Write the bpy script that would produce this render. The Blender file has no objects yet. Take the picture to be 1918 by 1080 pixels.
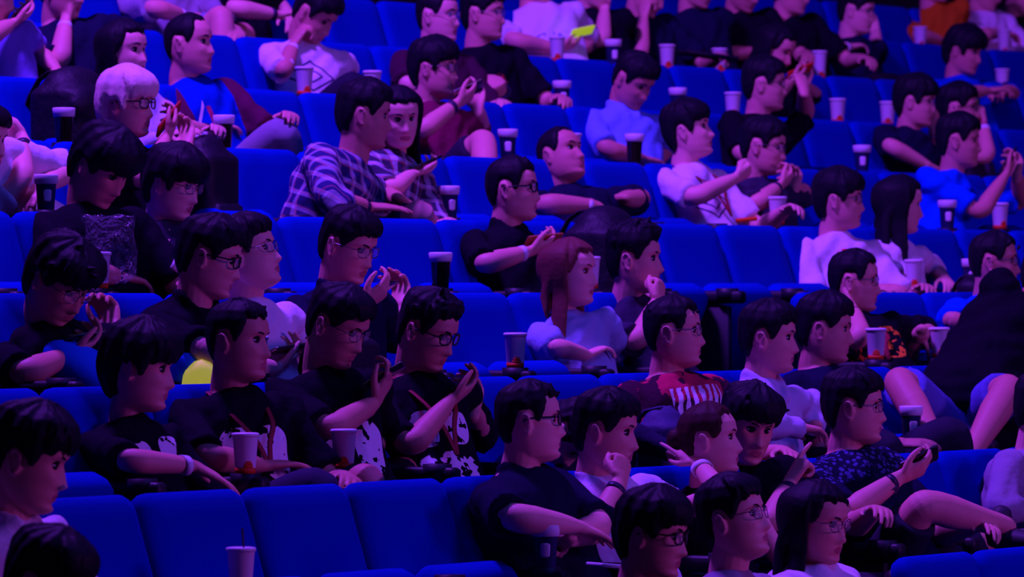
import bpy, math, random
import numpy as np
from mathutils import Vector, Matrix
C = bpy.context.scene.collection
rng = random.Random(7)
# ------------------------------------------------------------------ camera, world, lights, exposure
F_PX, CX, CY = 11203.0, 959.0, 540.0          # focal length in pixels for the 1918x1080 frame
AL = 1.041                                    # the rows run away to the right at this angle
X0, Y0, RP, RISE, HT = 0.721, 19.396, 0.80, 0.274, 0.95   # row 0 reference, row pitch, rise, seat-back height
CAMZ = HT + 0.561
U = np.array([math.cos(AL), math.sin(AL), 0.0])           # along a row
FW = np.array([math.sin(AL), -math.cos(AL), 0.0])         # the way the seats face
CAM = np.array([0, 0, CAMZ])
cd = bpy.data.cameras.new('camera'); cam = bpy.data.objects.new('camera', cd); C.objects.link(cam)
cam.location = CAM; cam.rotation_euler = (math.pi/2, 0, 0)
cd.sensor_width = 36; cd.lens = F_PX/1918*36; cd.clip_end = 200
cd.dof.use_dof = True; cd.dof.focus_distance = 19.0; cd.dof.aperture_fstop = 7
bpy.context.scene.camera = cam
sc = bpy.context.scene
sc.view_settings.view_transform = 'Standard'; sc.view_settings.look = 'None'
sc.view_settings.gamma = 1; sc.view_settings.use_curve_mapping = False
sc.view_settings.exposure = 0.0
w = bpy.data.worlds.new('hall_air'); sc.world = w; w.use_nodes = True
w.node_tree.nodes['Background'].inputs[0].default_value = (0.22, 0.05, 1, 1)
w.node_tree.nodes['Background'].inputs[1].default_value = 0.028
def area(name, loc, target, size, color, power, sy=None):
    l = bpy.data.lights.new(name, 'AREA'); l.energy = power; l.color = color; l.size = size
    if sy: l.shape = 'RECTANGLE'; l.size_y = sy
    o = bpy.data.objects.new(name, l); C.objects.link(o); o.location = loc
    o.rotation_euler = (Vector(target)-Vector(loc)).to_track_quat('-Z', 'Y').to_euler()
    return o
area('violet_wash_light', (-3.0, 20.5, 11.0), (0.8, 25, 2), 1.4, (0.25, 0.038, 1.0), 2600)
area('stage_screen_light', (17.0, 13.0, 5.0), (1, 22, 2.0), 4, (0.44, 0.065, 0.95), 1000, 2.5)
area('blue_house_light', (5, 16, 9.5), (1, 24, 2), 3.0, (0.04, 0.06, 1.0), 300)

# ------------------------------------------------------------------ materials
def rgb(h):
    return tuple((int(h[i:i+2], 16)/255)**2.2 for i in (0, 2, 4)) + (1,)
MATS = {}
def mat(name, col, rough=0.7, emit=None, bump=0, bscale=60, spec=0.3, metal=0, sheen=0, var=0):
    if name in MATS: return MATS[name]
    m = bpy.data.materials.new(name); m.use_nodes = True; nt = m.node_tree; b = nt.nodes['Principled BSDF']
    b.inputs['Base Color'].default_value = (*col[:3], 1); b.inputs['Roughness'].default_value = rough
    b.inputs['Specular IOR Level'].default_value = spec; b.inputs['Metallic'].default_value = metal
    if sheen: b.inputs['Sheen Weight'].default_value = sheen
    if emit:
        b.inputs['Emission Color'].default_value = (*emit[:3], 1); b.inputs['Emission Strength'].default_value = emit[3]
    if bump or var:
        tc = nt.nodes.new('ShaderNodeTexCoord'); n = nt.nodes.new('ShaderNodeTexNoise'); n.inputs['Scale'].default_value = bscale
        n.inputs['Detail'].default_value = 4
        nt.links.new(tc.outputs['Object'], n.inputs['Vector'])
        if bump:
            bp = nt.nodes.new('ShaderNodeBump'); bp.inputs['Strength'].default_value = bump; bp.inputs['Distance'].default_value = 0.02
            nt.links.new(n.outputs['Fac'], bp.inputs['Height']); nt.links.new(bp.outputs['Normal'], b.inputs['Normal'])
        if var:
            mx = nt.nodes.new('ShaderNodeMix'); mx.data_type = 'RGBA'
            mx.inputs['A'].default_value = (*[c*(1-var) for c in col[:3]], 1); mx.inputs['B'].default_value = (*[min(1, c*(1+var)) for c in col[:3]], 1)
            nt.links.new(n.outputs['Fac'], mx.inputs['Factor']); nt.links.new(mx.outputs['Result'], b.inputs['Base Color'])
    MATS[name] = m; return m
M_SEAT = mat('blue_seat_fabric', (0.0, 0.022, 0.36), 0.9, bump=0.05, bscale=400, spec=0.04)
M_SHELL = mat('black_seat_plastic', (0.012, 0.012, 0.02), 0.5)
M_FLOOR = mat('dark_floor_carpet', (0.01, 0.01, 0.02), 0.95, bump=0.2, bscale=200)
M_EYE = mat('eye_white', (0.75, 0.72, 0.72), 0.3)
M_IRIS = mat('dark_iris', (0.01, 0.006, 0.005), 0.1, spec=0.6)
M_LIP = mat('lips', (0.5, 0.13, 0.16), 0.5)
M_PHONE = mat('black_phone_body', (0.01, 0.01, 0.012), 0.25, spec=0.6)
M_SCREEN = mat('phone_screen', (0.02, 0.02, 0.03), 0.1, emit=(0.35, 0.25, 0.6, 0.04))
M_GLASS_FRAME = mat('dark_spectacle_frame', (0.01, 0.008, 0.01), 0.3)
M_METAL = mat('thin_metal_frame', (0.25, 0.22, 0.2), 0.3, metal=1)
M_CUPW = mat('white_paper_cup', (0.8, 0.76, 0.8), 0.6)
M_LID = mat('white_cup_lid', (0.85, 0.82, 0.85), 0.4)
M_CUPD = mat('navy_paper_cup', (0.01, 0.02, 0.09), 0.5)
M_CUPC = mat('dark_cola_cup', (0.02, 0.015, 0.01), 0.15, spec=0.6)
M_RED = mat('orange_red_print', (0.75, 0.06, 0.01), 0.6)
M_LENS = mat('spectacle_lens', (.9, .9, .95), 0.03, spec=0.6)
M_LENS.node_tree.nodes['Principled BSDF'].inputs['Alpha'].default_value = 0.10
M_STRAW = mat('black_straw', (0.02, 0.02, 0.03), 0.4)
M_BAND = mat('white_wristband', (0.8, 0.8, 0.85), 0.5)
M_BBAND = mat('dark_watch_strap', (0.03, 0.02, 0.06), 0.4)
M_SHOE = mat('dark_shoe', (0.03, 0.03, 0.04), 0.6)
M_LANY = mat('dark_red_lanyard', (0.28, 0.015, 0.03), 0.6)
def skin_mat(t):
    cols = [(0.88, 0.44, 0.36), (0.78, 0.35, 0.28), (0.64, 0.27, 0.21)]
    return mat('skin_%s' % 'light medium tan'.split()[t], cols[t], 0.55, bump=0.03, bscale=90, var=0.05, spec=0.35)
def hair_mat(k):
    col = {'b': (0.006, 0.006, 0.012), 'n': (0.05, 0.02, 0.014), 'r': (0.16, 0.05, 0.04), 'y': (0.85, 0.70, 0.55)}[k]
    return mat({'b': 'black', 'n': 'dark_brown', 'r': 'reddish_brown', 'y': 'bleached_blonde'}[k]+'_hair', col, 0.62, bump=0.15, bscale=30, spec=0.14)

class NT:
    def __init__(s, m):
        m.use_nodes = True; s.nt = m.node_tree; s.b = s.nt.nodes['Principled BSDF']
        s.b.inputs['Roughness'].default_value = 0.85; s.b.inputs['Specular IOR Level'].default_value = 0.05
        s.tc = s.nt.nodes.new('ShaderNodeTexCoord'); s.sep = s.nt.nodes.new('ShaderNodeSeparateXYZ')
        s.nt.links.new(s.tc.outputs['Object'], s.sep.inputs[0])
        s.x, s.y, s.z = s.sep.outputs
    def math(s, op, a, b=0.0, c=None):
        n = s.nt.nodes.new('ShaderNodeMath'); n.operation = op
        for i, v in enumerate((a, b, c)):
            if v is None: continue
            if isinstance(v, (int, float)): n.inputs[i].default_value = v
            else: s.nt.links.new(v, n.inputs[i])
        return n.outputs[0]
    def rng(s, v, lo, hi): return s.math('MULTIPLY', s.math('GREATER_THAN', v, lo), s.math('LESS_THAN', v, hi))
    def noise(s, sc, det=3, out='Fac'):
        n = s.nt.nodes.new('ShaderNodeTexNoise'); n.inputs['Scale'].default_value = sc; n.inputs['Detail'].default_value = det
        s.nt.links.new(s.tc.outputs['Object'], n.inputs['Vector']); return n.outputs[out]
    def mix(s, f, a, b):
        n = s.nt.nodes.new('ShaderNodeMix'); n.data_type = 'RGBA'; s.nt.links.new(f, n.inputs['Factor'])
        for k, v in (('A', a), ('B', b)):
            if isinstance(v, tuple): n.inputs[k].default_value = (*v[:3], 1)
            else: s.nt.links.new(v, n.inputs[k])
        return n.outputs['Result']
    def color(s, c): s.nt.links.new(c, s.b.inputs['Base Color'])
    def bump(s, h, st=0.3, d=0.02):
        b = s.nt.nodes.new('ShaderNodeBump'); b.inputs['Strength'].default_value = st; b.inputs['Distance'].default_value = d
        s.nt.links.new(h, b.inputs['Height']); s.nt.links.new(b.outputs['Normal'], s.b.inputs['Normal'])
def cloth_mat(name, base, kind=None, args=()):
    # base cloth with its own woven or printed pattern, laid out in the garment's own coordinates
    if name in MATS: return MATS[name]
    m = bpy.data.materials.new(name); t = NT(m); MATS[name] = m
    col = (*base[:3], 1); t.b.inputs['Base Color'].default_value = col
    t.bump(t.noise(9, 3), 0.6, 0.03)
    if kind == 'plaid':
        def bands(v, p, wd, ph=0): return t.math('LESS_THAN', t.math('FRACT', t.math('ADD', t.math('DIVIDE', v, p), 50.0+ph)), wd)
        nz = t.noise(3, 1); xx = t.math('ADD', t.x, t.math('MULTIPLY', nz, 0.06)); zz = t.math('ADD', t.z, t.math('MULTIPLY', nz, 0.06))
        yy = t.math('ADD', xx, t.y)
        a = bands(yy, 0.06, 0.30); b = bands(zz, 0.06, 0.30)
        c2 = bands(yy, 0.055, 0.10, 0.5); d2 = bands(zz, 0.055, 0.10, 0.45)
        s = t.math('MULTIPLY', t.math('ADD', a, b), 0.42)
        c = t.mix(s, col, (0.62, 0.60, 0.78)); c = t.mix(t.math('MULTIPLY', t.math('MAXIMUM', c2, d2), 0.55), c, (0.45, 0.12, 0.16)); t.color(c)
    elif kind == 'stripe':
        a = t.math('LESS_THAN', t.math('FRACT', t.math('DIVIDE', t.math('ADD', t.z, 5), args[0])), 0.5); t.color(t.mix(a, col, args[1]))
    elif kind == 'tiedye':
        a = t.math('GREATER_THAN', t.noise(9, 5), 0.48); c = t.mix(a, col, (0.55, 0.02, 0.08))
        slant = t.math('ADD', t.x, t.math('MULTIPLY', t.z, 0.28))
        msk = t.math('MULTIPLY', t.rng(t.x, -0.125, 0.10), t.math('MULTIPLY', t.rng(t.z, 0.27, 0.37), t.math('GREATER_THAN', t.y, 0.02)))
        nz = t.noise(40, 2)
        bars = t.math('LESS_THAN', t.math('FRACT', t.math('ADD', t.math('DIVIDE', slant, 0.032), t.math('MULTIPLY', nz, 0.5))), 0.55)
        c = t.mix(t.math('MULTIPLY', msk, bars), c, (0.8, 0.78, 0.85)); t.color(c)
    elif kind == 'dots':
        v = t.nt.nodes.new('ShaderNodeTexVoronoi'); v.inputs['Scale'].default_value = 55; t.nt.links.new(t.tc.outputs['Object'], v.inputs['Vector'])
        r = t.math('MULTIPLY', t.math('LESS_THAN', v.outputs['Distance'], 0.42), t.math('GREATER_THAN', t.z, args[0])); t.color(t.mix(r, col, args[1]))
    elif kind == 'blocks':   # a jagged printed picture: list of (x0,x1,z0,z1,noise scale,threshold,colour)
        c = None; prev = col
        for (x0, x1, z0, z1, ns, th, cc) in args:
            ell = t.math('ADD', t.math('POWER', t.math('ABSOLUTE', t.math('DIVIDE', t.math('SUBTRACT', t.x, (x0+x1)/2), (x1-x0)/2)), 3.0),
                         t.math('POWER', t.math('ABSOLUTE', t.math('DIVIDE', t.math('SUBTRACT', t.z, (z0+z1)/2), (z1-z0)/2)), 3.0))
            k = t.math('MULTIPLY', t.math('LESS_THAN', ell, 1.0), t.math('MULTIPLY', t.math('GREATER_THAN', t.y, 0.0), t.math('GREATER_THAN', t.noise(ns, 2), th)))
            prev = t.mix(k, prev, cc)
        t.color(prev)
    elif kind == 'outline':  # line drawing print: rings
        x0, z0, r1, cc = args
        dx = t.math('DIVIDE', t.math('SUBTRACT', t.x, x0), 1.6); dz = t.math('SUBTRACT', t.z, z0)
        d = t.math('ADD', t.math('ABSOLUTE', dx), t.math('ABSOLUTE', dz))
        k = t.math('MAXIMUM', t.rng(d, r1*0.86, r1), t.rng(d, r1*0.35, r1*0.48)); k = t.math('MULTIPLY', k, t.math('GREATER_THAN', t.y, 0)); t.color(t.mix(k, col, cc))
    elif kind == 'jersey':
        k = t.math('LESS_THAN', t.x, 0.09); k = t.math('MULTIPLY', k, t.math('GREATER_THAN', t.x, -0.15))
        c = t.mix(t.math('MULTIPLY', k, t.math('GREATER_THAN', t.y, 0.03)), col, (0.0, 0.03, 0.4))
        k = t.math('MULTIPLY', t.rng(t.x, 0.0, 0.02), t.math('MULTIPLY', t.rng(t.z, 0.1, 0.34), t.math('GREATER_THAN', t.y, 0))); c = t.mix(k, c, (0.4, 0.02, 0.1))
        k = t.math('MULTIPLY', t.rng(t.math('ADD', t.x, t.math('MULTIPLY', t.z, 0.6)), 0.235, 0.25), t.math('MULTIPLY', t.rng(t.x, 0.03, 0.075), t.math('GREATER_THAN', t.y, 0))); c = t.mix(k, c, (0.8, 0.8, 0.9)); t.color(c)
    return m

# ------------------------------------------------------------------ mesh helpers
def V(*a): return np.array(a, float)
def nrm(v): v = np.asarray(v, float); return v/max(1e-9, np.linalg.norm(v))
class MB:
    def __init__(s): s.v = []; s.f = []; s.m = []; s.n = 0
    def stitch(s, rings, cap=True, mi=0, tris=None):
        rings = np.asarray(rings); m, n, _ = rings.shape; b = s.n
        s.v.append(rings.reshape(-1, 3)); s.n += m*n
        for i in range(m-1):
            for j in range(n):
                k = (j+1) % n
                s.f.append((b+i*n+j, b+i*n+k, b+(i+1)*n+k, b+(i+1)*n+j)); s.m.append(mi)
        if cap:
            s.f.append(tuple(b+j for j in range(n))[::-1]); s.m.append(mi)
            s.f.append(tuple(b+(m-1)*n+j for j in range(n))); s.m.append(mi)
    def tube(s, pts, rad, hint=None, n=10, sub=3, cap=1, mi=0, rnd=True):
        P = np.asarray(pts, float); R = np.asarray(rad, float)
        if R.ndim == 1: R = np.stack([R, R], 1)
        Hn = None
        if hint is not None: Hn = np.asarray(hint, float); Hn = np.tile(Hn, (len(P), 1)) if Hn.ndim == 1 else Hn
        if sub > 1 and len(P) > 2:
            Pe = np.vstack([2*P[0]-P[1], P, 2*P[-1]-P[-2]]); out = []; rr = []; hh = []
            for i in range(len(P)-1):
                for k in range(sub):
                    t = k/sub; p0, p1, p2, p3 = Pe[i:i+4]
                    out.append(0.5*((2*p1)+(p2-p0)*t+(2*p0-5*p1+4*p2-p3)*t*t+(3*p1-p0-3*p2+p3)*t**3))
                    rr.append(R[i]*(1-t)+R[i+1]*t)
                    if Hn is not None: hh.append(Hn[i]*(1-t)+Hn[i+1]*t)
            out.append(P[-1]); rr.append(R[-1])
            if Hn is not None: hh.append(Hn[-1]); Hn = np.array(hh)
            P = np.array(out); R = np.array(rr)
        T = np.gradient(P, axis=0)
        T = T/np.maximum(1e-9, np.linalg.norm(T, axis=1, keepdims=True))
        ang = np.linspace(0, 2*np.pi, n, endpoint=False); rings = []
        a = None
        def ring(p, t, a, ra, rb):
            b = np.cross(t, a); return p+np.outer(np.cos(ang)*ra, a)+np.outer(np.sin(ang)*rb, b)
        A = []
        for i in range(len(P)):
            h = Hn[i] if Hn is not None else (a if a is not None else (V(0, 0, 1) if abs(T[i][2]) < 0.8 else V(1, 0, 0)))
            h = h-np.dot(h, T[i])*T[i]
            if np.linalg.norm(h) < 1e-4: h = a if a is not None else V(1, 0, 0)
            a = nrm(h); A.append(a)
        if rnd:
            for q in (0.95, 0.75): r = R[0]*math.sqrt(1-q*q); rings.append(ring(P[0]-T[0]*R[0].min()*q, T[0], A[0], *r))
        for i in range(len(P)): rings.append(ring(P[i], T[i], A[i], *R[i]))
        if rnd:
            for q in (0.75, 0.95): r = R[-1]*math.sqrt(1-q*q); rings.append(ring(P[-1]+T[-1]*R[-1].min()*q, T[-1], A[-1], *r))
        s.stitch(rings, bool(cap), mi)
    def ellipsoid(s, c, r, fr=None, n=12, m=8, mi=0):
        th = np.linspace(0.15, np.pi-0.15, m); an = np.linspace(0, 2*np.pi, n, endpoint=False)
        fr = np.eye(3) if fr is None else fr
        rings = [[V(*c)+fr@(V(r[0]*math.sin(t)*math.cos(a), r[1]*math.sin(t)*math.sin(a), r[2]*math.cos(t))) for a in an] for t in th[::-1]]
        s.stitch(rings, True, mi)
    def box(s, c, h, fr=None, mi=0, bev=0.0):
        # rounded box: a superellipse loft along z
        fr = np.eye(3) if fr is None else fr; c = V(*c); bev = bev or min(h)*0.15
        def ring(hx, hy, z):
            p = []
            for sx, sy in ((1, 1), (-1, 1), (-1, -1), (1, -1)):
                a0 = {(1, 1): 0, (-1, 1): 90, (-1, -1): 180, (1, -1): 270}[(sx, sy)]
                for k in range(4):
                    a = math.radians(a0+30*k); p.append(c+fr@V(sx*(hx-bev)+bev*math.cos(a), sy*(hy-bev)+bev*math.sin(a), z))
            return p
        i = min(bev*0.6, h[2]*.6)
        s.stitch([ring(h[0]-i, h[1]-i, -h[2]), ring(h[0], h[1], -h[2]+i), ring(h[0], h[1], h[2]-i), ring(h[0]-i, h[1]-i, h[2])], True, mi)
    def build(s, name, mats, parent=None, inv=None, smooth=True):
        me = bpy.data.meshes.new(name); v = np.vstack(s.v)
        if inv is not None: v = v@inv[:3, :3].T+inv[:3, 3]
        me.from_pydata(v.tolist(), [], s.f)
        for m in (mats if isinstance(mats, (list, tuple)) else [mats]): me.materials.append(m)
        if len(me.materials) > 1: me.polygons.foreach_set('material_index', s.m)
        if smooth: me.polygons.foreach_set('use_smooth', [True]*len(me.polygons))
        me.update(); o = bpy.data.objects.new(name, me); C.objects.link(o)
        if parent is not None: o.parent = parent
        return o
def remeshed(o, vox, smooth=2, keep=False):
    # fuse the overlapping lofts of one garment or body into one continuous surface
    md = o.modifiers.new('r', 'REMESH'); md.mode = 'VOXEL'; md.voxel_size = vox; md.use_smooth_shade = True
    if smooth: sm = o.modifiers.new('s', 'SMOOTH'); sm.factor = 0.5; sm.iterations = smooth
    bpy.context.view_layer.update()
    dg = bpy.context.evaluated_depsgraph_get()
    me = bpy.data.meshes.new_from_object(o.evaluated_get(dg)); old = o.data; mats = list(old.materials)
    o.modifiers.clear(); o.data = me; me.name = o.name
    me.materials.clear()
    for m in mats: me.materials.append(m)
    bpy.data.meshes.remove(old)
    return o
def empty(name, loc, label=None, cat=None, group=None, rz=0):
    o = bpy.data.objects.new(name, None); C.objects.link(o); o.location = loc; o.rotation_euler = (0, 0, rz)
    o.empty_display_size = 0.1
    tag(o, label, cat, group); return o
def tag(o, label=None, cat=None, group=None, kind=None):
    if label: o['label'] = label
    if cat: o['category'] = cat
    if group: o['group'] = group
    if kind: o['kind'] = kind
    return o
# ------------------------------------------------------------------ hall geometry
def ray(px, py): return nrm(V((px-CX)/F_PX, 1, -(py-CY)/F_PX))
def rowpt(k, s, fwd, z):      # k row, s along the row, fwd in front of the seat-back line, z above the row's floor
    return V(X0, Y0, 0)+s*U+(fwd-k*RP)*FW+V(0, 0, k*RISE+z)
def at(k, fwd, px, py):       # where the sight line of a pixel meets the upright plane fwd in front of row k
    d = ray(px, py); o = rowpt(k, 0, fwd, 0); t = np.dot(o-CAM, FW)/np.dot(d, FW); p = CAM+t*d
    return p, float(np.dot(p-o, U))
def proj(p): q = p-CAM; return CX+F_PX*q[0]/q[1], CY-F_PX*q[2]/q[1]
def s_of(k, px, fwd=0.0): return at(k, fwd, px, 540)[1]
PIT = 0.55
# a gap between two seat backs seen at this pixel column in each row
ANCH = {-1: 1678, 0: 452, 1: 75, 2: 950, 3: 815, 4: 1205, 5: 1057, 6: 1147, 7: 1850, 8: 1700}
GAP = {k: s_of(k, x) for k, x in ANCH.items()}
def seat_s(k, i): return GAP[k]+(i+0.5)*PIT
def seat_i(k, s): return int(math.floor((s-GAP[k])/PIT))

# ------------------------------------------------------------------ people
def prof(z, tab):
    zs, vs = zip(*tab); return np.interp(z, zs, vs)
FR = [(-.122, .03), (-.117, .060), (-.108, .078), (-.095, .087), (-.08, .083), (-.066, .086), (-.05, .086), (-.03, .086), (0, .085), (.015, .084), (.03, .091), (.06, .089), (.085, .074), (.105, .048), (.118, .02), (.122, .0)]
BK = [(-.122, .0), (-.11, -.01), (-.09, -.045), (-.06, -.07), (-.03, -.088), (0, -.097), (.03, -.100), (.06, -.094), (.085, -.078), (.105, -.052), (.118, -.022), (.122, -.003)]
WD = [(-.122, .012), (-.115, .028), (-.1, .050), (-.08, .0605), (-.06, .0665), (-.03, .0715), (0, .074), (.03, .076), (.06, .073), (.085, .061), (.105, .040), (.118, .016), (.122, .004)]
def g(x, s): return np.exp(-(x/s)**2)
def head_surface(az, z, face=True, off=0.0, fat=1.0):
    # az measured from the front of the face towards the person's right
    yf, yb, wd = prof(z, FR), prof(z, BK), prof(z, WD)*(1+(fat-1)*np.clip(-z/.08+.4, 0, 1))
    ca, sa = np.cos(az), np.sin(az)
    e = np.where(ca > 0, 0.88, 1.0)
    x = wd*np.sign(sa)*np.abs(sa)**e
    y = np.where(ca > 0, yf*np.abs(ca)**e, yb*np.abs(ca))
    if face:
        fr = np.clip(ca*3, 0, 1)
        ax = np.abs(x)
        na = np.interp(z, [-.052, -.044, -.036, -.02, .005, .02], [0, .015, .0245, .0165, .006, 0])
        nw = np.interp(z, [-.045, -.034, -.02, .02], [.020, .019, .014, .011])
        dy = na*g(x, nw)
        dy += -.014*g(ax-.030, .017)*g(z-.010, .014) + .004*g(ax-.028, .02)*g(z-.031, .010)
        dy += .006*g(ax-.045, .02)*g(z+.022, .018)
        dy += .0065*g(x, .024)*g(z+.060, .0055) + .007*g(x, .022)*g(z+.0725, .006) - .0045*g(x, .02)*g(z+.0655, .003)
        dy += .006*g(x, .02)*g(z+.100, .012) - .004*g(x, .03)*g(z+.085, .006)
        y = y+fr*dy
    k = off/np.maximum(1e-6, np.sqrt(x*x+y*y+(z*.9)**2))
    return np.stack([x*(1+k), y*(1+k), z*(1+k*.9)], -1)
def head_mesh(mb, Hm, sc, fat):
    zs = np.concatenate([[-.1215], np.linspace(-.118, .05, 62), np.linspace(.055, .1215, 16)])
    t = np.linspace(-1, 1, 72, endpoint=False); az = np.pi*(t*0.62+0.38*t**3)
    rings = [head_surface(az, np.full_like(az, z), True, 0, fat) for z in zs]
    R = np.array(rings)*sc
    mb.stitch(R@Hm[:3, :3].T+Hm[:3, 3])
    for sx in (-1, 1):      # ears
        fr = Hm[:3, :3]@np.array(Matrix.Rotation(sx*-0.45, 3, 'Z'))@np.array(Matrix.Rotation(sx*0.12, 3, 'Y'))
        c = Hm[:3, :3]@V(sx*.077, -.012, -.006)*sc+Hm[:3, 3]
        mb.ellipsoid(c, (.0065*sc, .016*sc, .028*sc), fr)
        pts = [c+fr@V(sx*.006, y, z)*sc for y, z in ((.013, .012), (.008, .027), (-.004, .032), (-.016, .024), (-.018, .006), (-.011, -.012), (-.002, -.027), (.006, -.024))]
        mb.tube(pts, [.0042*sc]*8, n=6, sub=2)
def hair_mesh(mb, Hm, sc, st, rg):
    zf, tt, ts = st.get('zf', .06), st.get('top', .026), st.get('side', .012)
    nape = st.get('nape', -.07); sb = st.get('sb', .0)
    n = 72; az = np.linspace(-np.pi, np.pi, n, endpoint=False); zs = np.concatenate([np.linspace(-.11, .08, 50), np.linspace(.083, .1215, 24)])
    ph = [rg.uniform(0, 6.3) for _ in range(6)]
    rings = []
    ear = st.get('ear', .034)
    for z in zs:
        aa = np.abs(az)
        hl = np.interp(aa, [0, .55, .95, 1.12, 1.28, 1.42, 1.52, 1.95, 2.15, 2.45, 3.15], [zf, zf, zf-.012*(tt > .02), .03, sb, sb, ear, ear, nape*.4, nape*.9, nape])
        hl = hl+.004*np.sin(az*9+ph[0])+.003*np.sin(az*17+ph[1])
        m = np.clip((z-hl)/.012, 0, 1)
        top = np.clip((z-.035)/.05, 0, 1)
        th = ts+(tt-ts)*top
        th = th*np.interp(aa, [0, 1.2, 2.2, 3.15], [1, .8 if tt > .02 else 1, .95, 1.1])
        th = th*(1+.13*np.sin(az*14+ph[2]+z*30)+.05*np.sin(az*23+ph[3]-z*50)+.12*np.sin(az*5+ph[4]+z*25))
        if z > .1: th = th*(0.93+0.07*np.cos(az))
        off = th*m-.006*(1-m)
        rings.append(head_surface(az, np.full_like(az, z), False, 0)+0)
        r = rings[-1]; k = off/np.maximum(.02, np.sqrt((r**2).sum(-1))); rings[-1] = r*(1+k[:, None])
    R = np.array(rings)*sc*V(1.02, 1, 1)
    mb.stitch(R@Hm[:3, :3].T+Hm[:3, 3])
    # locks combed forward over the brow, and tufts
    nt = st.get('locks', 22)
    for i in range(nt):
        a1 = rg.uniform(-1.25, 1.25); a0 = a1*rg.uniform(.5, 1.1)+rg.uniform(-.4, .4)
        sp = st.get('spike', 0.0); ze = zf-rg.uniform(-.006, .012)
        pts = []
        for q in np.linspace(0, 1, 6):
            a = a0+(a1-a0)*q; z = .117*(1-q)+ze*q if not sp else .10*(1-q)+(zf+.02)*q
            o = tt*(.55+.30*math.sin(q*3.1))*(1-.45*q**3)+sp*q*q
            p = head_surface(np.array([a]), np.array([z]), False)[0]; p = p*(1+o/max(.02, np.linalg.norm(p)))
            pts.append(Hm[:3, :3]@(p*sc)+Hm[:3, 3])
        mb.tube(pts, [(r*sc, r*.45*sc) for r in (.005, .013, .016, .013, .009, .003)], hint=Hm[:3, 0], n=8, sub=4, rnd=False)
    for i in range(st.get('tuft', 0)):
        a0 = rg.uniform(-3.1, 3.1); z0 = rg.uniform(.05, .115)
        p0 = head_surface(np.array([a0]), np.array([z0]), False)[0]
        nn = nrm(p0); d = nrm(V(rg.uniform(-.6, .6), rg.uniform(.0, 1), rg.uniform(.1, .6)))
        L = st.get('tl', .03)
        pts = [p0*(1+.6*tt/.1), p0*(1+.9*tt/.1)+d*L*.5, p0*(1+.92*tt/.1)+d*L+nn*.002]
        mb.tube([Hm[:3, :3]@(p*sc)+Hm[:3, 3] for p in pts], [.010*sc, .008*sc, .003*sc], n=5, sub=2, rnd=False)
def long_hair(mb, Hm, Hy, sc, L, rg, pony=False, front=1.0, behind=False):
    # locks that leave the crown, fall round the head and hang down by their own weight
    nl = 50
    for i in range(nl):
        u = (i+.5)/nl; a = math.pi+(u*2-1)*(math.pi-st_front(front)); sgn = 1 if a < math.pi else -1
        aw = a if a <= math.pi else a-2*math.pi
        pts = []
        for z, o in ((.112, .016), (.06, .020), (.0, .019), (-.06, .018)):
            p = head_surface(np.array([aw]), np.array([z]), False, o)[0]
            if z < -.03: p[1] = min(p[1], .055); p[0] = math.copysign(max(abs(p[0]), .066 if abs(aw) < 2.2 else abs(p[0])), p[0]); p[1] = p[1] if abs(aw) < 1.9 else min(p[1], -.07)
            pts.append(Hm[:3, :3]@(p*sc)+Hm[:3, 3])
        last = pts[-1]; out = nrm(Hy@V(math.sin(aw), math.cos(aw)*1.0, 0))
        Li = L*rg.uniform(.85, 1.05)
        for q in (.33, .66, 1):
            dr = .02*q+.02*math.sin(q*3+i)*.3
            pts.append(last+out*dr+V(0, 0, -Li*q))
        r = [.006, .016, .019, .020, .019, .016, .004]
        mb.tube(pts, [(x*sc, x*.55*sc) for x in r], hint=np.cross(out, V(0, 0, 1)), n=10, sub=4, rnd=False)
def st_front(f): return f
def hand(mb, Wp, d, pn, side, pose, sc):
    d = nrm(d); pn = nrm(pn-np.dot(pn, d)*d); th = np.cross(d, pn)*side
    cur = {'r': (.35, .5, .35), 'o': (.12, .18, .12), 'f': (1.45, 1.5, .9), 'p': (.55, .85, .6), 'i': (1.4, 1.5, .9), 'c': (.9, 1.0, .6)}[pose]
    mb.tube([Wp-d*.03*sc, Wp, Wp+d*.035*sc, Wp+d*.065*sc, Wp+d*.088*sc], [(.026*sc, .019*sc), (.027*sc, .018*sc), (.035*sc, .0165*sc), (.040*sc, .015*sc), (.038*sc, .012*sc)], hint=th, n=12, sub=2)
    for j, (lo, db, fl) in enumerate(((.0285, .086, 1), (.0095, .091, 1.1), (-.0098, .087, 1.02), (-.0275, .078, .82))):
        p = Wp+th*lo*sc+d*(db-.008)*sc; a = 0; pts = [p-d*.01*sc, p+d*.008*sc]; p = pts[-1]
        c = (0.05, .1, .05) if (pose == 'i' and j == 0) else cur; dd = nrm(d+th*lo*(3.5 if pose in 'or' else 1.2))
        jit = (j-1.5)*.09
        for L, cc in zip((.038, .024, .020), c):
            a += cc+jit*(pose in 'rpc')
            p = p+(dd*math.cos(a)+pn*math.sin(a))*L*fl*sc; pts.append(p)
        mb.tube(pts, [r*sc for r in (.0095, .0098, .0090, .0085, .0070)], n=7, sub=2)
    ti = {'r': .5, 'o': .75, 'f': .1, 'p': .45, 'i': .25, 'c': .3}[pose]
    b = Wp+d*.022*sc+th*.022*sc
    m1 = b+nrm(d*.75+th*(.2+ti)+pn*.45)*.042*sc; m2 = m1+nrm(d*.9+th*(ti-.15)+pn*.35)*.032*sc; m3 = m2+nrm(d+th*(ti-.45)+pn*.25)*.022*sc
    mb.tube([b, m1, m2, m3], [.014*sc, .0115*sc, .0095*sc, .007*sc], n=8, sub=2)
    return Wp+d*.07*sc+pn*.028*sc, th, d, pn
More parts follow.
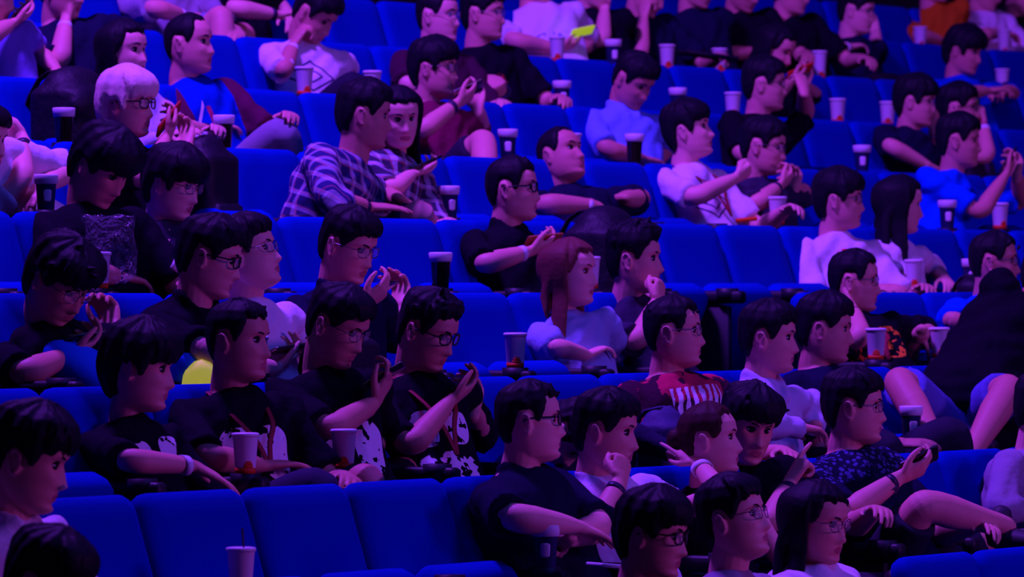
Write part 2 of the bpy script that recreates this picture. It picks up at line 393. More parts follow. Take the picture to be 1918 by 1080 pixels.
def on_sphere(c, r, px, py, sgn, damp=.85):
    d = ray(px, py); t = np.dot(c-CAM, d); q = CAM+t*d; v = q-c; h = np.linalg.norm(v)
    if h >= r: return c+v/h*r
    return q+d*sgn*math.sqrt(r*r-h*h)*damp
PEOPLE = {}
OCC = {}
def basis(yaw, pitch=0, roll=0):
    y, p, r = map(math.radians, (yaw, pitch, roll))
    f = V(math.sin(y), -math.cos(y), 0); rt = np.cross(f, V(0, 0, 1)); u = V(0, 0, 1)
    f2 = f*math.cos(p)-u*math.sin(p); u2 = u*math.cos(p)+f*math.sin(p)
    rt2 = rt*math.cos(r)-u2*math.sin(r); u3 = u2*math.cos(r)+rt*math.sin(r)
    return np.stack([rt2, f2, u3], 1)
SHAPE = {'m': dict(sh=.175, w=.165, d=.115), 'f': dict(sh=.15, w=.14, d=.10), 'b': dict(sh=.19, w=.20, d=.155), 'k': dict(sh=.145, w=.14, d=.10)}
HS = {'s': {}, 'crew': dict(zf=.075, top=.014, side=.006, locks=8, tuft=6, tl=.012), 'spiky': dict(zf=.07, top=.030, side=.009, spike=.006, locks=26, tuft=10, tl=.028),
      'fringe': dict(zf=.042, top=.030, side=.018, locks=34, nape=-.08, sb=-.01, ear=.022), 'bowl': dict(zf=.030, top=.034, side=.026, locks=40, nape=-.085, sb=-.02, ear=.012),
      'quiff': dict(zf=.070, top=.036, side=.012, spike=.010, locks=30, tuft=6), 'wavy': dict(zf=.04, top=.036, side=.024, locks=40, tuft=6, tl=.025, nape=-.09, ear=.012),
      'bald': dict(zf=.09, top=.010, side=.007, locks=0, tuft=0), 'long': dict(zf=.072, top=.014, side=.012, locks=0, tuft=0), 'bun': dict(zf=.082, top=.012, side=.010, locks=0, tuft=0)}
def person(key, k, hx, hy, yaw, pitch, sh, ex, fwd=.14, by=None, roll=0, sc=1.0, build='m', hs='s', hc='b', skin=0, shirt=None, sleeve='short',
           pants=(0.02, 0.02, 0.04), shorts=False, N=None, Fa=None, glasses=None, legs=None, bands=(), long=0, lany=False, cap=None, seat=None, collar=False, fat=1.0, eye=.82, hip=None, neck=1.0, pz=.52):
    fine = k <= 2; vox = .0044 if fine else (.0058 if k <= 4 else .007)
    rg = random.Random(key); S = SHAPE[build]
    hp, s = at(k, fwd, hx, hy)
    if seat is None: seat = seat_i(k, s-0.0)
    ss = seat_s(k, seat); OCC.setdefault((k, seat), []).append(key)
    if abs(s-ss) > .3: print('LEAN', key, round(s-ss, 2))
    base = rowpt(k, ss, .2, 0)
    yb = math.degrees(AL) if by is None else by
    root = empty('person', base, sh+', '+ex, 'person')
    Ti = np.eye(4); Ti[:3, 3] = -base
    Rh = basis(yaw, pitch, roll); Hm = np.eye(4); Hm[:3, :3] = Rh; Hm[:3, 3] = hp; hs_ = sc
    # torso frame
    f0 = basis(yb)[:, 1]
    pel = rowpt(k, ss if hip is None else ss+hip, .20, pz)
    nb = hp+Rh@V(0, -.018, -.075)*sc+(V(0, 0, -.075)-f0*.018)*sc*neck
    upv = nrm(nb-pel); fy = nrm(f0-np.dot(f0, upv)*upv); rx = np.cross(fy, upv); TR = np.stack([rx, fy, upv], 1)
    L = np.linalg.norm(nb-pel)
    T = np.eye(4); T[:3, :3] = TR; T[:3, 3] = pel
    w, d = S['w']*sc, S['d']*sc; shw = S['sh']*sc; belly = {'b': .05, 'm': .015, 'f': 0, 'k': 0}[build]
    def torso_rings(e, top=1.0):
        out = []
        for q, a, yf, yb_, c in ((-.12, .80, .8, .9, 0), (-.05, 1.0, 1.0, 1.0, 0), (.12, 1.0, 1.0+belly*6, .9, .01), (.35, .96, 1.0+belly*5, .95, -.015), (.6, 1.02, 1.05, 1.05, -.02), (.78, 1.06, 1.02, 1.05, -.02), (.88, 1.0, .86, .95, -.015), (.945, .78, .66, .74, -.008), (.99, .50, .56, .62, 0), (1.03*top, .37, .52, .55, 0)):
            an = np.linspace(0, 2*np.pi, 28, endpoint=False); ca, sa = np.cos(an), np.sin(an)
            x = (w*a+e)*np.sign(ca)*np.abs(ca)**.85; y = np.where(sa > 0, (d*yf+e), (d*yb_+e))*np.sign(sa)*np.abs(sa)**.85
            P = np.stack([x, y+c, np.full_like(x, q*L)], -1); out.append(P@TR.T+pel)
        return out
    shc = nb-upv*.075*sc
    SR = {1: shc+rx*shw, -1: shc-rx*shw}
    ua, fa_ = .285*sc, .25*sc
    arms = {}
    for side, spec in ((1, N), (-1, Fa)):
        Sh = SR[side]
        if spec is None: spec = {}
        elif isinstance(spec, tuple): spec = dict(zip(('e', 'w', 't', 'p', 'es', 'ws', 'ts', 'pn'), spec))
        if spec.get('e'): E_ = on_sphere(Sh, ua, *spec['e'], spec.get('es') or (-1 if side == 1 else 1))
        else: E_ = Sh+nrm(-upv*.85+fy*.35+rx*side*.22)*ua
        if spec.get('w'): W_ = on_sphere(E_, fa_, *spec['w'], spec.get('ws') or (1 if side == 1 else -1))
        else: W_ = E_+nrm(fy*.95-rx*side*.42-upv*.12+V(0, 0, .1))*fa_
        if spec.get('t'): Tp = on_sphere(W_, .13*sc, *spec['t'], spec.get('ts') or 1, .6)
        else: Tp = W_+(W_-E_)*.5+V(0, 0, -.02)
        dd = nrm(Tp-W_); p = spec.get('p') or 'r'
        if spec.get('pn') is not None: pn = V(*spec['pn'])
        elif p == 'p': pn = nrm(hp-W_)*.8+V(0, 0, .4)-rx*side*.3
        elif p in 'fc' and W_[2] > nb[2]-.12: pn = nrm(hp-W_)
        else: pn = V(0, 0, -1)-rx*side*.35
        if abs(np.dot(nrm(pn), dd)) > .93: pn = pn-rx*side
        arms[side] = (Sh, E_, W_, dd, nrm(pn), p)
    # body: head, neck, trunk, arms and hands fused into one surface
    mb = MB()
    head_mesh(mb, Hm, hs_, fat)
    nr = (.056 if build in 'mb' else .047)*sc
    mb.tube([hp+Rh@V(0, -.03, -.02)*sc, hp+Rh@V(0, -.022, -.075)*sc, nb+upv*.0, nb-upv*.08*sc], [nr*.95, nr, nr*1.05, nr*1.35], n=16, sub=3, rnd=False)
    mb.stitch(torso_rings(-.018))
    hands = {}
    for side, (Sh, E_, W_, dd, pn, p) in arms.items():
        th = np.cross(dd, pn); k1 = 1.08 if build == 'b' else (.86 if build in 'fk' else 1)
        A0 = shc+rx*side*shw*.6; e = nrm(W_-E_); u_ = nrm(E_-Sh)
        mb.tube([A0, Sh, Sh+u_*ua*.45, E_-u_*.035*sc, E_+e*.035*sc, E_+e*fa_*.33, E_+e*fa_*.7, W_, W_+dd*.03*sc], [(r[0]*sc*k1, r[1]*sc*k1) for r in ((.040, .040), (.044, .044), (.043, .043), (.038, .038), (.041, .041), (.042, .040), (.034, .031), (.0275, .020), (.030, .018))], hint=th, n=22, sub=6)
        hands[side] = hand(mb, W_, dd, pn, side, p, sc*(1 if build in 'mb' else .92))
    # legs
    hipc = pel+V(0, 0, -.02)
    lg = {}
    fs = FW; rs = np.cross(fs, V(0, 0, 1))
    for side in (1, -1):
        Hp = hipc+rs*side*.09*sc
        q = (legs or {}).get(side)
        if q:
            K = on_sphere(Hp, .44*sc, *q[0], q[2] if len(q) > 2 else -side)
            A_ = on_sphere(K, .42*sc, *q[1], q[3] if len(q) > 3 else 1)
        else:
            K = Hp+fs*.42*sc+rs*side*.05+V(0, 0, .02); A_ = K+V(0, 0, -K[2]+k*RISE+.09)-fs*.10
        lg[side] = (Hp, K, A_)
        if shorts:
            mb.tube([Hp, (Hp+K)/2, K-nrm(K-Hp)*.03, K+nrm(A_-K)*.04, K+(A_-K)*.35, K+(A_-K)*.7, A_], [.08*sc, .073*sc, .056*sc, .055*sc, .056*sc, .042*sc, .034*sc], n=24, sub=6)
    smt = skin_mat(skin)
    body = remeshed(mb.build('body', [smt, M_LIP], root, Ti), vox, 2)
    # lips keep their own colour
    me = body.data; n = len(me.polygons); cs = np.empty(n*3); me.polygons.foreach_get('center', cs); cs = cs.reshape(-1, 3)+base
    lc = (cs-hp)@Rh/sc; zz = lc[:, 2]+.0662; ok = (lc[:, 1] > .07)&(np.abs(lc[:, 0]) < .023)&(np.abs(zz) < .0105*(1-(np.abs(lc[:, 0])/.024)**2)**.8+.001)
    me.polygons.foreach_set('material_index', ok.astype(int)); me.update()
    # eyes and brows
    HL = lambda x, y, z: Rh@(V(x, y, z)*sc)+hp
    for sx in (-1, 1):
        eb = MB(); bb = MB()
        fr = Rh@np.array(Matrix.Rotation(-sx*.22, 3, 'Z'))
        eb.ellipsoid(HL(sx*.031, .0665, .009), (.0135*sc, .0072*sc, .0046*sc*eye), fr, 12, 8, 0)
        eb.ellipsoid(HL(sx*.031+.0, .0725, .009), (.0044*sc, .0032*sc, .0043*eye*sc), fr, 10, 6, 1)
        eb.tube([HL(sx*x, y, z) for x, y, z in ((.0165, .0735, .0075), (.024, .0750, .0125), (.033, .0735, .0140), (.041, .0685, .0120), (.0450, .0640, .0095))], [.0006*sc, .0010*sc, .0012*sc, .0010*sc, .0006*sc], n=5, sub=2, mi=1)
        bb.tube([HL(sx*x, y, z) for x, y, z in ((.013, .0885, .0275), (.024, .0880, .0315), (.036, .0830, .0325), (.048, .0715, .0275))], [(.0022*sc, .0030*sc), (.0024*sc, .0042*sc), (.0022*sc, .0036*sc), (.001*sc, .001*sc)], hint=Rh[:, 1], n=6, sub=2)
        eb.build('eye', [M_EYE, M_IRIS], root, Ti)
        bb.build('eyebrow', hair_mat('b' if hc == 'y' else hc), root, Ti)
    hb = MB(); st = dict(HS[hs]); hair_mesh(hb, Hm, sc, st, rg)
    if long: long_hair(hb, Hm, basis(yaw), sc, long, rg, front=1.5)
    if hs == 'bun': hb.ellipsoid(HL(0, -.115, .01), (.032, .03, .036), Rh, 14, 10)
    remeshed(hb.build('hair', hair_mat(hc), root, Ti), .0045 if fine else .006, 4)
    # shirt
    sb = MB(); sb.stitch(torso_rings(.004, .985))
    for side, (Sh, E_, W_, dd, pn, p) in arms.items():
        u_ = nrm(E_-Sh); e = nrm(W_-E_); A0 = shc+rx*side*shw*.55; kk = {'m': 1, 'f': .86, 'b': 1.12, 'k': .88}[build]*sc
        if sleeve != 'none': sb.ellipsoid(Sh, (.064*kk, .064*kk, .064*kk), None, 18, 12)
        if sleeve == 'short': sb.tube([A0, Sh+upv*.004, Sh+u_*ua*.35, Sh+u_*ua*.62, Sh+u_*ua*.80], [.058*kk, .060*kk, .058*kk, .059*kk, .064*kk], n=16, rnd=False)
        elif sleeve == 'puff': sb.tube([A0, Sh+upv*.01, Sh+u_*ua*.3, Sh+u_*ua*.6, Sh+u_*ua*.8], [.06*kk, .075*kk, .085*kk, .08*kk, .05*kk], n=16, rnd=False)
        elif sleeve == 'long': sb.tube([A0, Sh, Sh+u_*ua*.5, E_-u_*.03, E_+e*.03, E_+e*fa_*.5, E_+e*fa_*.93], [.058*kk, .060*kk, .057*kk, .053*kk, .053*kk, .046*kk, .038*kk], n=16, rnd=False)
        elif sleeve == 'roll': sb.tube([A0, Sh, Sh+u_*ua*.5, E_-u_*.03, E_+e*.03, E_+e*fa_*.4], [.064*kk, .066*kk, .062*kk, .056*kk, .056*kk, .052*kk], n=16, rnd=False)
        else: sb.tube([A0, Sh-rx*side*.02], [.055*kk, .05*kk], n=12)
    Tinv = np.eye(4); Tinv[:3, :3] = TR.T; Tinv[:3, 3] = -TR.T@pel
    if collar:
        for sx in (-1, 1):
            cp = [nb+upv*.02-fy*.055*sc+rx*sx*.02, nb+upv*.030+rx*sx*.062*sc-fy*.0, nb-upv*.015+fy*.060*sc+rx*sx*.045*sc, nb-upv*.065+fy*.098*sc+rx*sx*.03*sc]
            sb.tube(cp, [(.018, .011), (.02, .011), (.026, .011), (.014, .011)], hint=upv, n=8)
    else:
        an = np.linspace(0, 2*np.pi, 20, endpoint=False); q = [nb+rx*math.cos(a)*.070*sc+fy*(math.sin(a)*.072*sc+.008)+upv*(-.022-.022*math.sin(a))*sc for a in an]
        sb.tube(q+[q[0]], [.007]*21, n=6, sub=1, rnd=False)
    so = remeshed(sb.build('shirt', shirt, root, Tinv), .010 if fine else .013, 3)
    Tl = np.eye(4); Tl[:3, :3] = TR; Tl[:3, 3] = pel-base; so.matrix_local = Matrix(Tl.tolist())
    # soft folds in the cloth
    mv = so.data; nv = len(mv.vertices); co = np.empty(nv*3); mv.vertices.foreach_get('co', co); co = co.reshape(-1, 3)
    no = np.empty(nv*3); mv.vertices.foreach_get('normal', no); no = no.reshape(-1, 3); p1, p2 = rg.uniform(0, 6), rg.uniform(0, 6)
    dsp = .0045*np.sin(co[:, 2]*38+co[:, 0]*26+3*np.sin(co[:, 1]*17+p1)+p2)+.003*np.sin(co[:, 0]*70+co[:, 2]*31+p1+2*np.sin(co[:, 2]*20))
    co = co+no*dsp[:, None]; mv.vertices.foreach_set('co', co.ravel()); mv.update()
    # lower garment
    pb = MB(); an = np.linspace(0, 2*np.pi, 20, endpoint=False)
    pb.stitch([[hipc+rs*math.cos(a)*r*sc+fs*(math.sin(a)*r2*sc)+V(0, 0, z) for a in an] for z, r, r2 in ((-.06, .14, .10), (-.02, .185, .14), (.06, .18, .13), (.12, .16, .11))])
    for side, (Hp, K, A_) in lg.items():
        u_ = nrm(K-Hp); v_ = nrm(A_-K)
        if shorts: pb.tube([Hp-u_*.02, Hp+u_*.2*sc, K-u_*.055], [.095*sc, .088*sc, .082*sc], n=16, rnd=False)
        else: pb.tube([Hp-u_*.02, Hp+u_*.2*sc, K-u_*.05, K+v_*.05, K+v_*.2, A_], [.095*sc, .085*sc, .068*sc, .066*sc, .064*sc, .05*sc], n=16)
    remeshed(pb.build('shorts' if shorts else 'trousers', mat('cloth_%d_%d_%d' % tuple(int(c*255) for c in pants), pants, 0.85, bump=.3, bscale=12), root, Ti), .014, 2)
    for side, (Hp, K, A_) in lg.items():
        s2 = MB(); s2.tube([A_+V(0, 0, .03)-fs*.02, A_+V(0, 0, -.035)-fs*.03, A_-V(0, 0, .045)+fs*.06, A_-V(0, 0, .055)+fs*.18], [(.04, .04), (.045, .045), (.048, .035), (.04, .025)], n=12, hint=rs); s2.build('shoe', M_SHOE, root, Ti)
    if glasses:
        gb = MB(); r = .0015 if glasses == 'thin' else .0028; gy = .094
        for sx in (-1, 1):
            pts = []
            for i in range(17):
                a = 2*math.pi*i/16; x = .0255*np.sign(math.cos(a))*abs(math.cos(a))**.7; z = .018*np.sign(math.sin(a))*abs(math.sin(a))**.7
                pts.append(HL(sx*.035+x, gy-.010*abs((sx*.035+x)/.06)**2, .008+z))
            gb.tube(pts, [r]*17, n=5, sub=1, rnd=False)
            gb.tube([HL(sx*.061, gy-.010, .014), HL(sx*.074, gy-.025, .014), HL(sx*.084, .0, .012), HL(sx*.083, -.02, .004)], [r]*4, n=5, sub=2)
        gb.tube([HL(-.009, gy, .012), HL(0, gy+.003, .015), HL(.009, gy, .012)], [r]*3, n=5)
        go = gb.build('glasses', M_METAL if glasses == 'thin' else M_GLASS_FRAME, root, Ti)
        for sx in (-1, 1):
            lb = MB(); rg_ = []
            for o_ in (-.0006, .0006):
                rg_.append([HL(sx*.035+.0255*np.sign(math.cos(a))*abs(math.cos(a))**.7, gy+o_-.010*abs((sx*.035+.0255*math.cos(a))/.06)**2, .008+.018*np.sign(math.sin(a))*abs(math.sin(a))**.7) for a in np.linspace(0, 2*np.pi, 20, endpoint=False)])
            lb.stitch(rg_); lb.build('lens', M_LENS, go, Ti)
    for side, kind in bands:
        Sh, E_, W_, dd, pn, p = arms[side]; e = nrm(W_-E_); b_ = MB(); c = W_-e*.035; th = np.cross(dd, pn); th = nrm(th-np.dot(th, e)*e); b2 = np.cross(e, th)
        for hw, nn_ in ((.011 if kind != 'watch' else .010, 20),):
            rings = [[c+e*z+th*math.cos(a)*(.032+o)+b2*math.sin(a)*(.026+o) for a in np.linspace(0, 2*np.pi, nn_, endpoint=False)] for z, o in ((-hw, 0), (-hw, .003), (hw, .003), (hw, 0))]
            b_.stitch(rings, False)
        if kind == 'watch': b_.box(c-pn*.03, (.016, .016, .006), np.stack([th, e, np.cross(th, e)], 1))
        b_.build('watch' if kind == 'watch' else 'wristband', M_BBAND if kind != 'white' else M_BAND, root, Ti)
    if lany:
        lb = MB()
        for sx in (-1, 1):
            lb.tube([nb-fy*.04+rx*sx*.05+upv*.01, nb+rx*sx*.078+fy*.02-upv*.01, nb+fy*(d+.02)*.92+rx*sx*.055-upv*.12, pel+upv*L*.55+fy*(d*1.12+.016)+rx*sx*.02, pel+upv*L*.35+fy*(d*1.15+.026)], [(.009, .002)]*5, hint=rx, n=6)
        lb.build('lanyard', M_LANY, root, Ti)
    PEOPLE[key] = dict(root=root, s=ss, k=k, seat=seat, sh=sh, hands=hands, hp=hp, arms=arms, T=T, base=base)
    return root
PHONES = []
def smartphone(key, side, label, tiltup=.5, size=(.037, .075), color=None, off=.0, screen=True, both=False, shift=(0, 0, 0)):
    P = PEOPLE[key]; c, th, d, pn = P['hands'][side]; hp = P['hp']
    nz = nrm(nrm(hp-c)+V(0, 0, .15)); up = nrm(d-np.dot(d, nz)*nz); rt = np.cross(up, nz)
    if both:
        c2 = P['hands'][-side][0]; up = nrm(c2-c); c = (c+c2)/2-up*.02; nz = nrm(nz-np.dot(nz, up)*up); rt = np.cross(up, nz)
    c = c+V(*shift); fr = np.stack([rt, up, nz], 1); o = empty('smartphone', c, label, 'phone'); Ti = np.eye(4); Ti[:3, 3] = -c
    m = MB(); cc = c+up*(.02+off); m.box(cc, (size[0], size[1], .005), fr, bev=.008); m.build('phone_body', color or M_PHONE, o, Ti)
    if screen: m = MB(); m.box(cc+nz*.0052, (size[0]-.003, size[1]-.006, .0008), fr, bev=.006); m.build('screen', M_SCREEN, o, Ti)
    return o

# ------------------------------------------------------------------ stepped floor
fb = MB()
R3 = np.stack([-U, FW, V(0, 0, 1)], 1)
for k in range(-2, 10):
    c = rowpt(k, 0, 0, 0)
    lo = -1.2
    fb.box(c+FW*(RP*.5-.12)+U*3+V(0, 0, -(k*RISE-lo)/2), (14, RP*.5+.002, (k*RISE-lo)/2), R3, bev=.01)
tag(fb.build('floor', M_FLOOR, smooth=False), kind='structure')

wb = MB(); wb.box(rowpt(10, 3, 0, 1.0), (16, .1, 3.0), R3, bev=.02)
tag(wb.build('wall_back', mat('black_wall_panel', (.01, .01, .015), .9, bump=.2), smooth=False), kind='structure')
# ------------------------------------------------------------------ clothes
BLK = (0.006, 0.005, 0.012); NVY = (0.008, 0.009, 0.034); WHT = (0.78, 0.72, 0.80)
T_BLK = cloth_mat('black_jersey_cloth', BLK)
T_NVY = cloth_mat('navy_jersey_cloth', NVY)
T_WHT = cloth_mat('white_jersey_cloth', WHT)
T_GRY = cloth_mat('grey_jersey_cloth', (0.30, 0.28, 0.36))
T_DGR = cloth_mat('charcoal_jersey_cloth', (0.035, 0.03, 0.06))
T_BLU = cloth_mat('bright_blue_jersey_cloth', (0.0, 0.07, 0.72))
T_LBL = cloth_mat('pale_blue_polo_cloth', (0.16, 0.32, 0.85))
T_PUF = cloth_mat('pale_blue_blouse_cloth', (0.28, 0.40, 0.62))
T_MAR = cloth_mat('maroon_jersey_cloth', (0.20, 0.012, 0.06))
T_DMA = cloth_mat('dark_maroon_jersey_cloth', (0.055, 0.012, 0.035))
T_YEL = cloth_mat('mustard_jersey_cloth', (0.55, 0.16, 0.01))
T_PLD = cloth_mat('checked_shirt_cloth', (0.03, 0.03, 0.14), 'plaid')
T_PL2 = cloth_mat('dark_checked_shirt_cloth', (0.04, 0.035, 0.07), 'plaid')
T_TIE = cloth_mat('red_tie_dye_cloth', (0.05, 0.01, 0.03), 'tiedye')
T_DOT = cloth_mat('navy_lace_pattern_cloth', NVY, 'dots', (0.36, (0.07, 0.08, 0.25)))
T_JER = cloth_mat('football_jersey_cloth', (0.10, 0.01, 0.05), 'jersey')
T_WOL = cloth_mat('white_cloth_with_outline_print', WHT, 'outline', (0.02, 0.24, 0.075, (0.02, 0.02, 0.10)))
PW = (0.80, 0.78, 0.88)
T_P1 = cloth_mat('black_cloth_with_white_flash_print', BLK, 'blocks', ((-.12, -.02, .19, .27, 22, .42, PW), (.01, .10, .19, .26, 20, .45, PW)))
T_P2 = cloth_mat('black_cloth_with_white_graphic_print', BLK, 'blocks', ((-.12, -.005, .12, .29, 28, .42, PW), (.01, .12, .15, .29, 26, .43, PW), (-.06, .0, .06, .12, 20, .45, (.6, .05, .02))))
T_P3 = cloth_mat('black_cloth_with_white_stencil_print', BLK, 'blocks', ((-.11, -.01, .20, .31, 30, .42, PW), (.01, .11, .20, .32, 30, .43, PW), (-.11, .11, .06, .18, 34, .50, PW)))
T_P4 = cloth_mat('black_cloth_with_orange_print', BLK, 'blocks', ((-.12, -.03, .08, .20, 18, .45, (.6, .05, .02)), (.03, .11, .10, .20, 18, .45, (.6, .05, .02))))
T_P5 = cloth_mat('black_cloth_with_flame_print', BLK, 'blocks', ((-.14, .0, .12, .26, 22, .48, (.9, .25, .03)), (.0, .14, .10, .28, 40, .58, (.8, .12, .03))))
T_P6 = cloth_mat('white_cloth_with_red_print', WHT, 'blocks', ((-.02, .07, .26, .32, 25, .42, (.8, .04, .06)),))
T_P7 = cloth_mat('black_cloth_with_small_red_print', BLK, 'blocks', ((-.05, .02, .24, .31, 40, .5, (.4, .02, .04)),))
T_P8 = cloth_mat('white_cloth_with_blue_sketch_print', WHT, 'blocks', ((-.06, .09, .20, .30, 26, .55, (.12, .16, .75)),))
# ------------------------------------------------------------------ the audience
P = person
# front row at the bottom edge
P('Z1', -1, 1222, 1003, 72, 8, 'boy in black-rimmed glasses at the bottom edge', 'thick fringe and dark collar', fwd=.22, hs='fringe', shirt=T_BLK, glasses='thick', skin=1)
P('Z2', -1, 1375, 975, 68, -12, 'man in thin glasses looking up', 'grey shirt, bottom edge below the tank top', fwd=.17, hs='s', shirt=T_GRY, glasses='thin', skin=0)
P('Z3', -1, 1528, 980, 58, 8, 'long-haired person in white with glasses', 'round face, at the bottom edge beside empty seats', fwd=.16, hs='long', long=.22, shirt=T_WHT, glasses='thin', build='b', fat=1.12, skin=1, neck=.8)
P('Z4', -1, 88, 1092, 70, 20, 'dark-haired head cut off at bottom left', 'only smooth black hair shows', fwd=.1, hs='fringe', shirt=T_BLK)
# second row
P('A1', 0, 52, 862, 84, 16, 'man in open white collar at left edge', 'leans forward with something white at his lips', fwd=.24, hs='fringe', shirt=T_WHT, collar=True, skin=1, seat=-3, sc=1.1)
P('A2', 0, 992, 792, 92, -2, 'man in navy polo with arms crossed', 'short hair and glasses, beside the white polo shirt', fwd=.15, hs='crew', shirt=T_NVY, collar=True, glasses='thick', build='b', roll=-3,
  N=((958, 968), (1078, 985), (1120, 1000), 'o'), Fa=((1128, 985), (1058, 1008), (1030, 1015), 'f', -1, -1), fat=1.05)
P('A3', 0, 1135, 810, 76, 6, 'boy in white polo, hand on cheek', 'black hair, beside the navy polo', fwd=.10, hs='s', shirt=cloth_mat('white_polo_cloth', (.7, .66, .8)), collar=True, skin=1, by=40,
  N=((1112, 1002), (1160, 905), (1168, 850), 'f'), Fa=((1240, 935), (1200, 1030), None, 'r'), bands=((1, 'watch'),))
P('A4', 0, 1330, 825, 82, -4, 'woman in black tank top with raised arm', 'hair tied back, white watch on wrist', fwd=.18, hs='bun', hc='n', shirt=T_BLK, sleeve='none', build='f', skin=0, by=30,
  N=((1352, 925), (1308, 868), (1268, 835), 'i'), bands=((1, 'white'),), sc=.95)
P('A5', 0, 1402, 798, 25, 16, 'man with wavy fringe pointing', 'black T-shirt, head turned toward the tank-top woman', fwd=.04, hs='wavy', shirt=T_P7, skin=1, seat=5, roll=-6,
  N=((1440, 985), (1478, 905), (1512, 850), 'i'), bands=((1, 'dark'),), by=40)
P('A6', 0, 1600, 765, 84, 0, 'big man in lace-patterned navy shirt', 'glasses, holds a phone low with bare knee raised', fwd=.12, hs='s', shirt=T_DOT, glasses='thin', build='b', skin=1, fat=1.1, by=50, shorts=True, pants=(.01, .01, .03),
  N=((1582, 965), (1684, 895), (1745, 868), 'p'), legs={1: ((1728, 945), (1885, 985)), -1: ((1850, 1000), (1860, 1090))}, bands=((1, 'watch'),))
P('A7', 0, 1955, 770, 75, 8, 'person in grey hooded top at right edge', 'head outside the frame, bottom right', fwd=.25, seat=8, hs='s', shirt=T_GRY, sleeve='long', N=((1868, 958), (1950, 955), None, 'r'))
# third row
P('B1', 1, 262, 690, 80, 8, 'boy in black T-shirt reaching over a seat', 'bowl haircut and white wristband', fwd=.16, hs='bowl', shirt=T_P1, build='k', skin=1, by=50,
  N=((238, 862), (362, 872), (430, 905), 'o'), bands=((1, 'white'),), sc=1.03)
P('B2', 1, 447, 640, 68, 2, 'crew-cut boy with lanyard', 'black T-shirt with white graphic, hand resting on his raised knee', fwd=.15, hs='crew', shirt=T_P2, build='m', skin=2, by=35, lany=True,
  N=((385, 855), (492, 872), (545, 868), 'o'), legs={1: ((598, 905), (640, 1090)), -1: ((545, 830), (600, 1000))}, pants=(.012, .012, .05), fat=1.06)
P('B3', 1, 632, 612, 62, 24, 'boy in glasses raising phone beside white cup', 'black T-shirt, short dark hair', fwd=.16, hs='s', shirt=T_P2, glasses='thin', skin=2, by=35, eye=.55,
  N=((618, 805), (700, 755), (740, 690), 'p'), Fa=((715, 810), (680, 855), (640, 862), 'r'), bands=((-1, 'white'),), shorts=True, legs={1: ((686, 895), (720, 1080)), -1: ((760, 880), (790, 1080))})
P('B4', 1, 800, 622, 62, 20, 'boy with spiky hair and thick glasses', 'black stencil T-shirt, phone in both hands', fwd=.14, hs='spiky', shirt=T_P3, glasses='thick', skin=2, by=35, lany=True, eye=.6,
  N=((768, 838), (842, 752), (885, 722), 'p'), Fa=((908, 830), (886, 770), (888, 730), 'p'))
P('BX', 1, 1062, 812, 70, 70, 'bent-over person in dark hooded jacket', 'only the back shows between the blouse and white polo', fwd=.34, hs='s', shirt=cloth_mat('dark_hoodie_cloth', (.02, .018, .05)), sleeve='long', seat=5, by=60, sc=.95, hip=-.14)
P('B5', 1, 1262, 624, 84, -2, 'man in red tie-dye T-shirt', 'glasses and close-cropped dark hair, white lettering on chest', fwd=.14, hs='crew', shirt=T_TIE, glasses='thin', build='b', skin=1, by=40, fat=1.06)
P('B6', 1, 1440, 635, 80, 2, 'man in open pale grey jacket', 'sharp profile, hands together in his lap', fwd=.20, hs='s', shirt=cloth_mat('pale_grey_jacket_cloth', (.50, .50, .66)), sleeve='long', skin=1, by=45, collar=True,
  N=((1410, 800), (1495, 800), (1530, 805), 'r'), Fa=((1530, 760), (1525, 800), (1515, 815), 'r'))
P('B7', 1, 1545, 618, 86, 4, 'heavy man in plain dark shirt', 'dark trousers, sits behind the man in lace-patterned navy', fwd=.14, hs='s', shirt=T_NVY, build='b', fat=1.12, skin=2, by=60, Fa=((1600, 740), (1640, 800), None, 'r'), pants=(.01, .01, .03), legs={1: ((1655, 825), (1700, 1000)), -1: ((1790, 800), (1800, 960))})
P('B8', 1, 1965, 520, 70, 20, 'large person in black with grey shorts', 'leans out of the right edge, bare legs apart', fwd=.35, hs='s', shirt=T_BLK, build='b', seat=10, by=35, shorts=True, pants=(.10, .12, .45), skin=2,
  N=((1852, 690), (1945, 655), None, 'r'), legs={1: ((1682, 712), (1765, 850), -1, -1), -1: ((1890, 725), (1812, 860), -1, -1)}, hip=-.16, sc=1.04, pz=.74)
# fourth row
P('C1', 2, 112, 528, 52, 34, 'bushy-haired person with orange-print T-shirt', 'head bowed over a phone, one hand raised', fwd=.16, hs='wavy', shirt=T_P4, skin=2, by=30, glasses='thin', sc=1.08, eye=.5,
  N=((45, 700), (122, 668), (175, 640), 'p'), Fa=((228, 690), (212, 620), (200, 570), 'c'), bands=((-1, 'white'),))
P('C2', 2, 392, 484, 86, 14, 'man in black polo leaning forward', 'black-framed glasses, back bent, arm on his knees', fwd=.36, hs='s', shirt=T_BLK, glasses='thick', skin=1, seat=-5, by=55, collar=True, sc=1.03,
  N=((385, 655), (430, 740), None, 'r'))
P('C3', 2, 466, 478, 74, -14, 'person in white T-shirt with black backpack strap', 'round face, thin glasses, looks up', fwd=.15, hs='s', shirt=T_WHT, glasses='thin', skin=0, fat=1.08, by=45,
  N=((455, 690), (515, 690), (545, 665), 'p'), Fa=((590, 680), (530, 695), (560, 665), 'p'))
P('C4', 2, 652, 462, 58, 18, 'smiling man in dark polo with glasses', 'holds a phone sideways in both hands', fwd=.20, hs='s', shirt=T_NVY, glasses='thin', skin=1, by=40, eye=.6, collar=True,
  N=((595, 660), (678, 572), (735, 530), 'p'), Fa=((738, 640), (750, 575), (752, 535), 'p'))
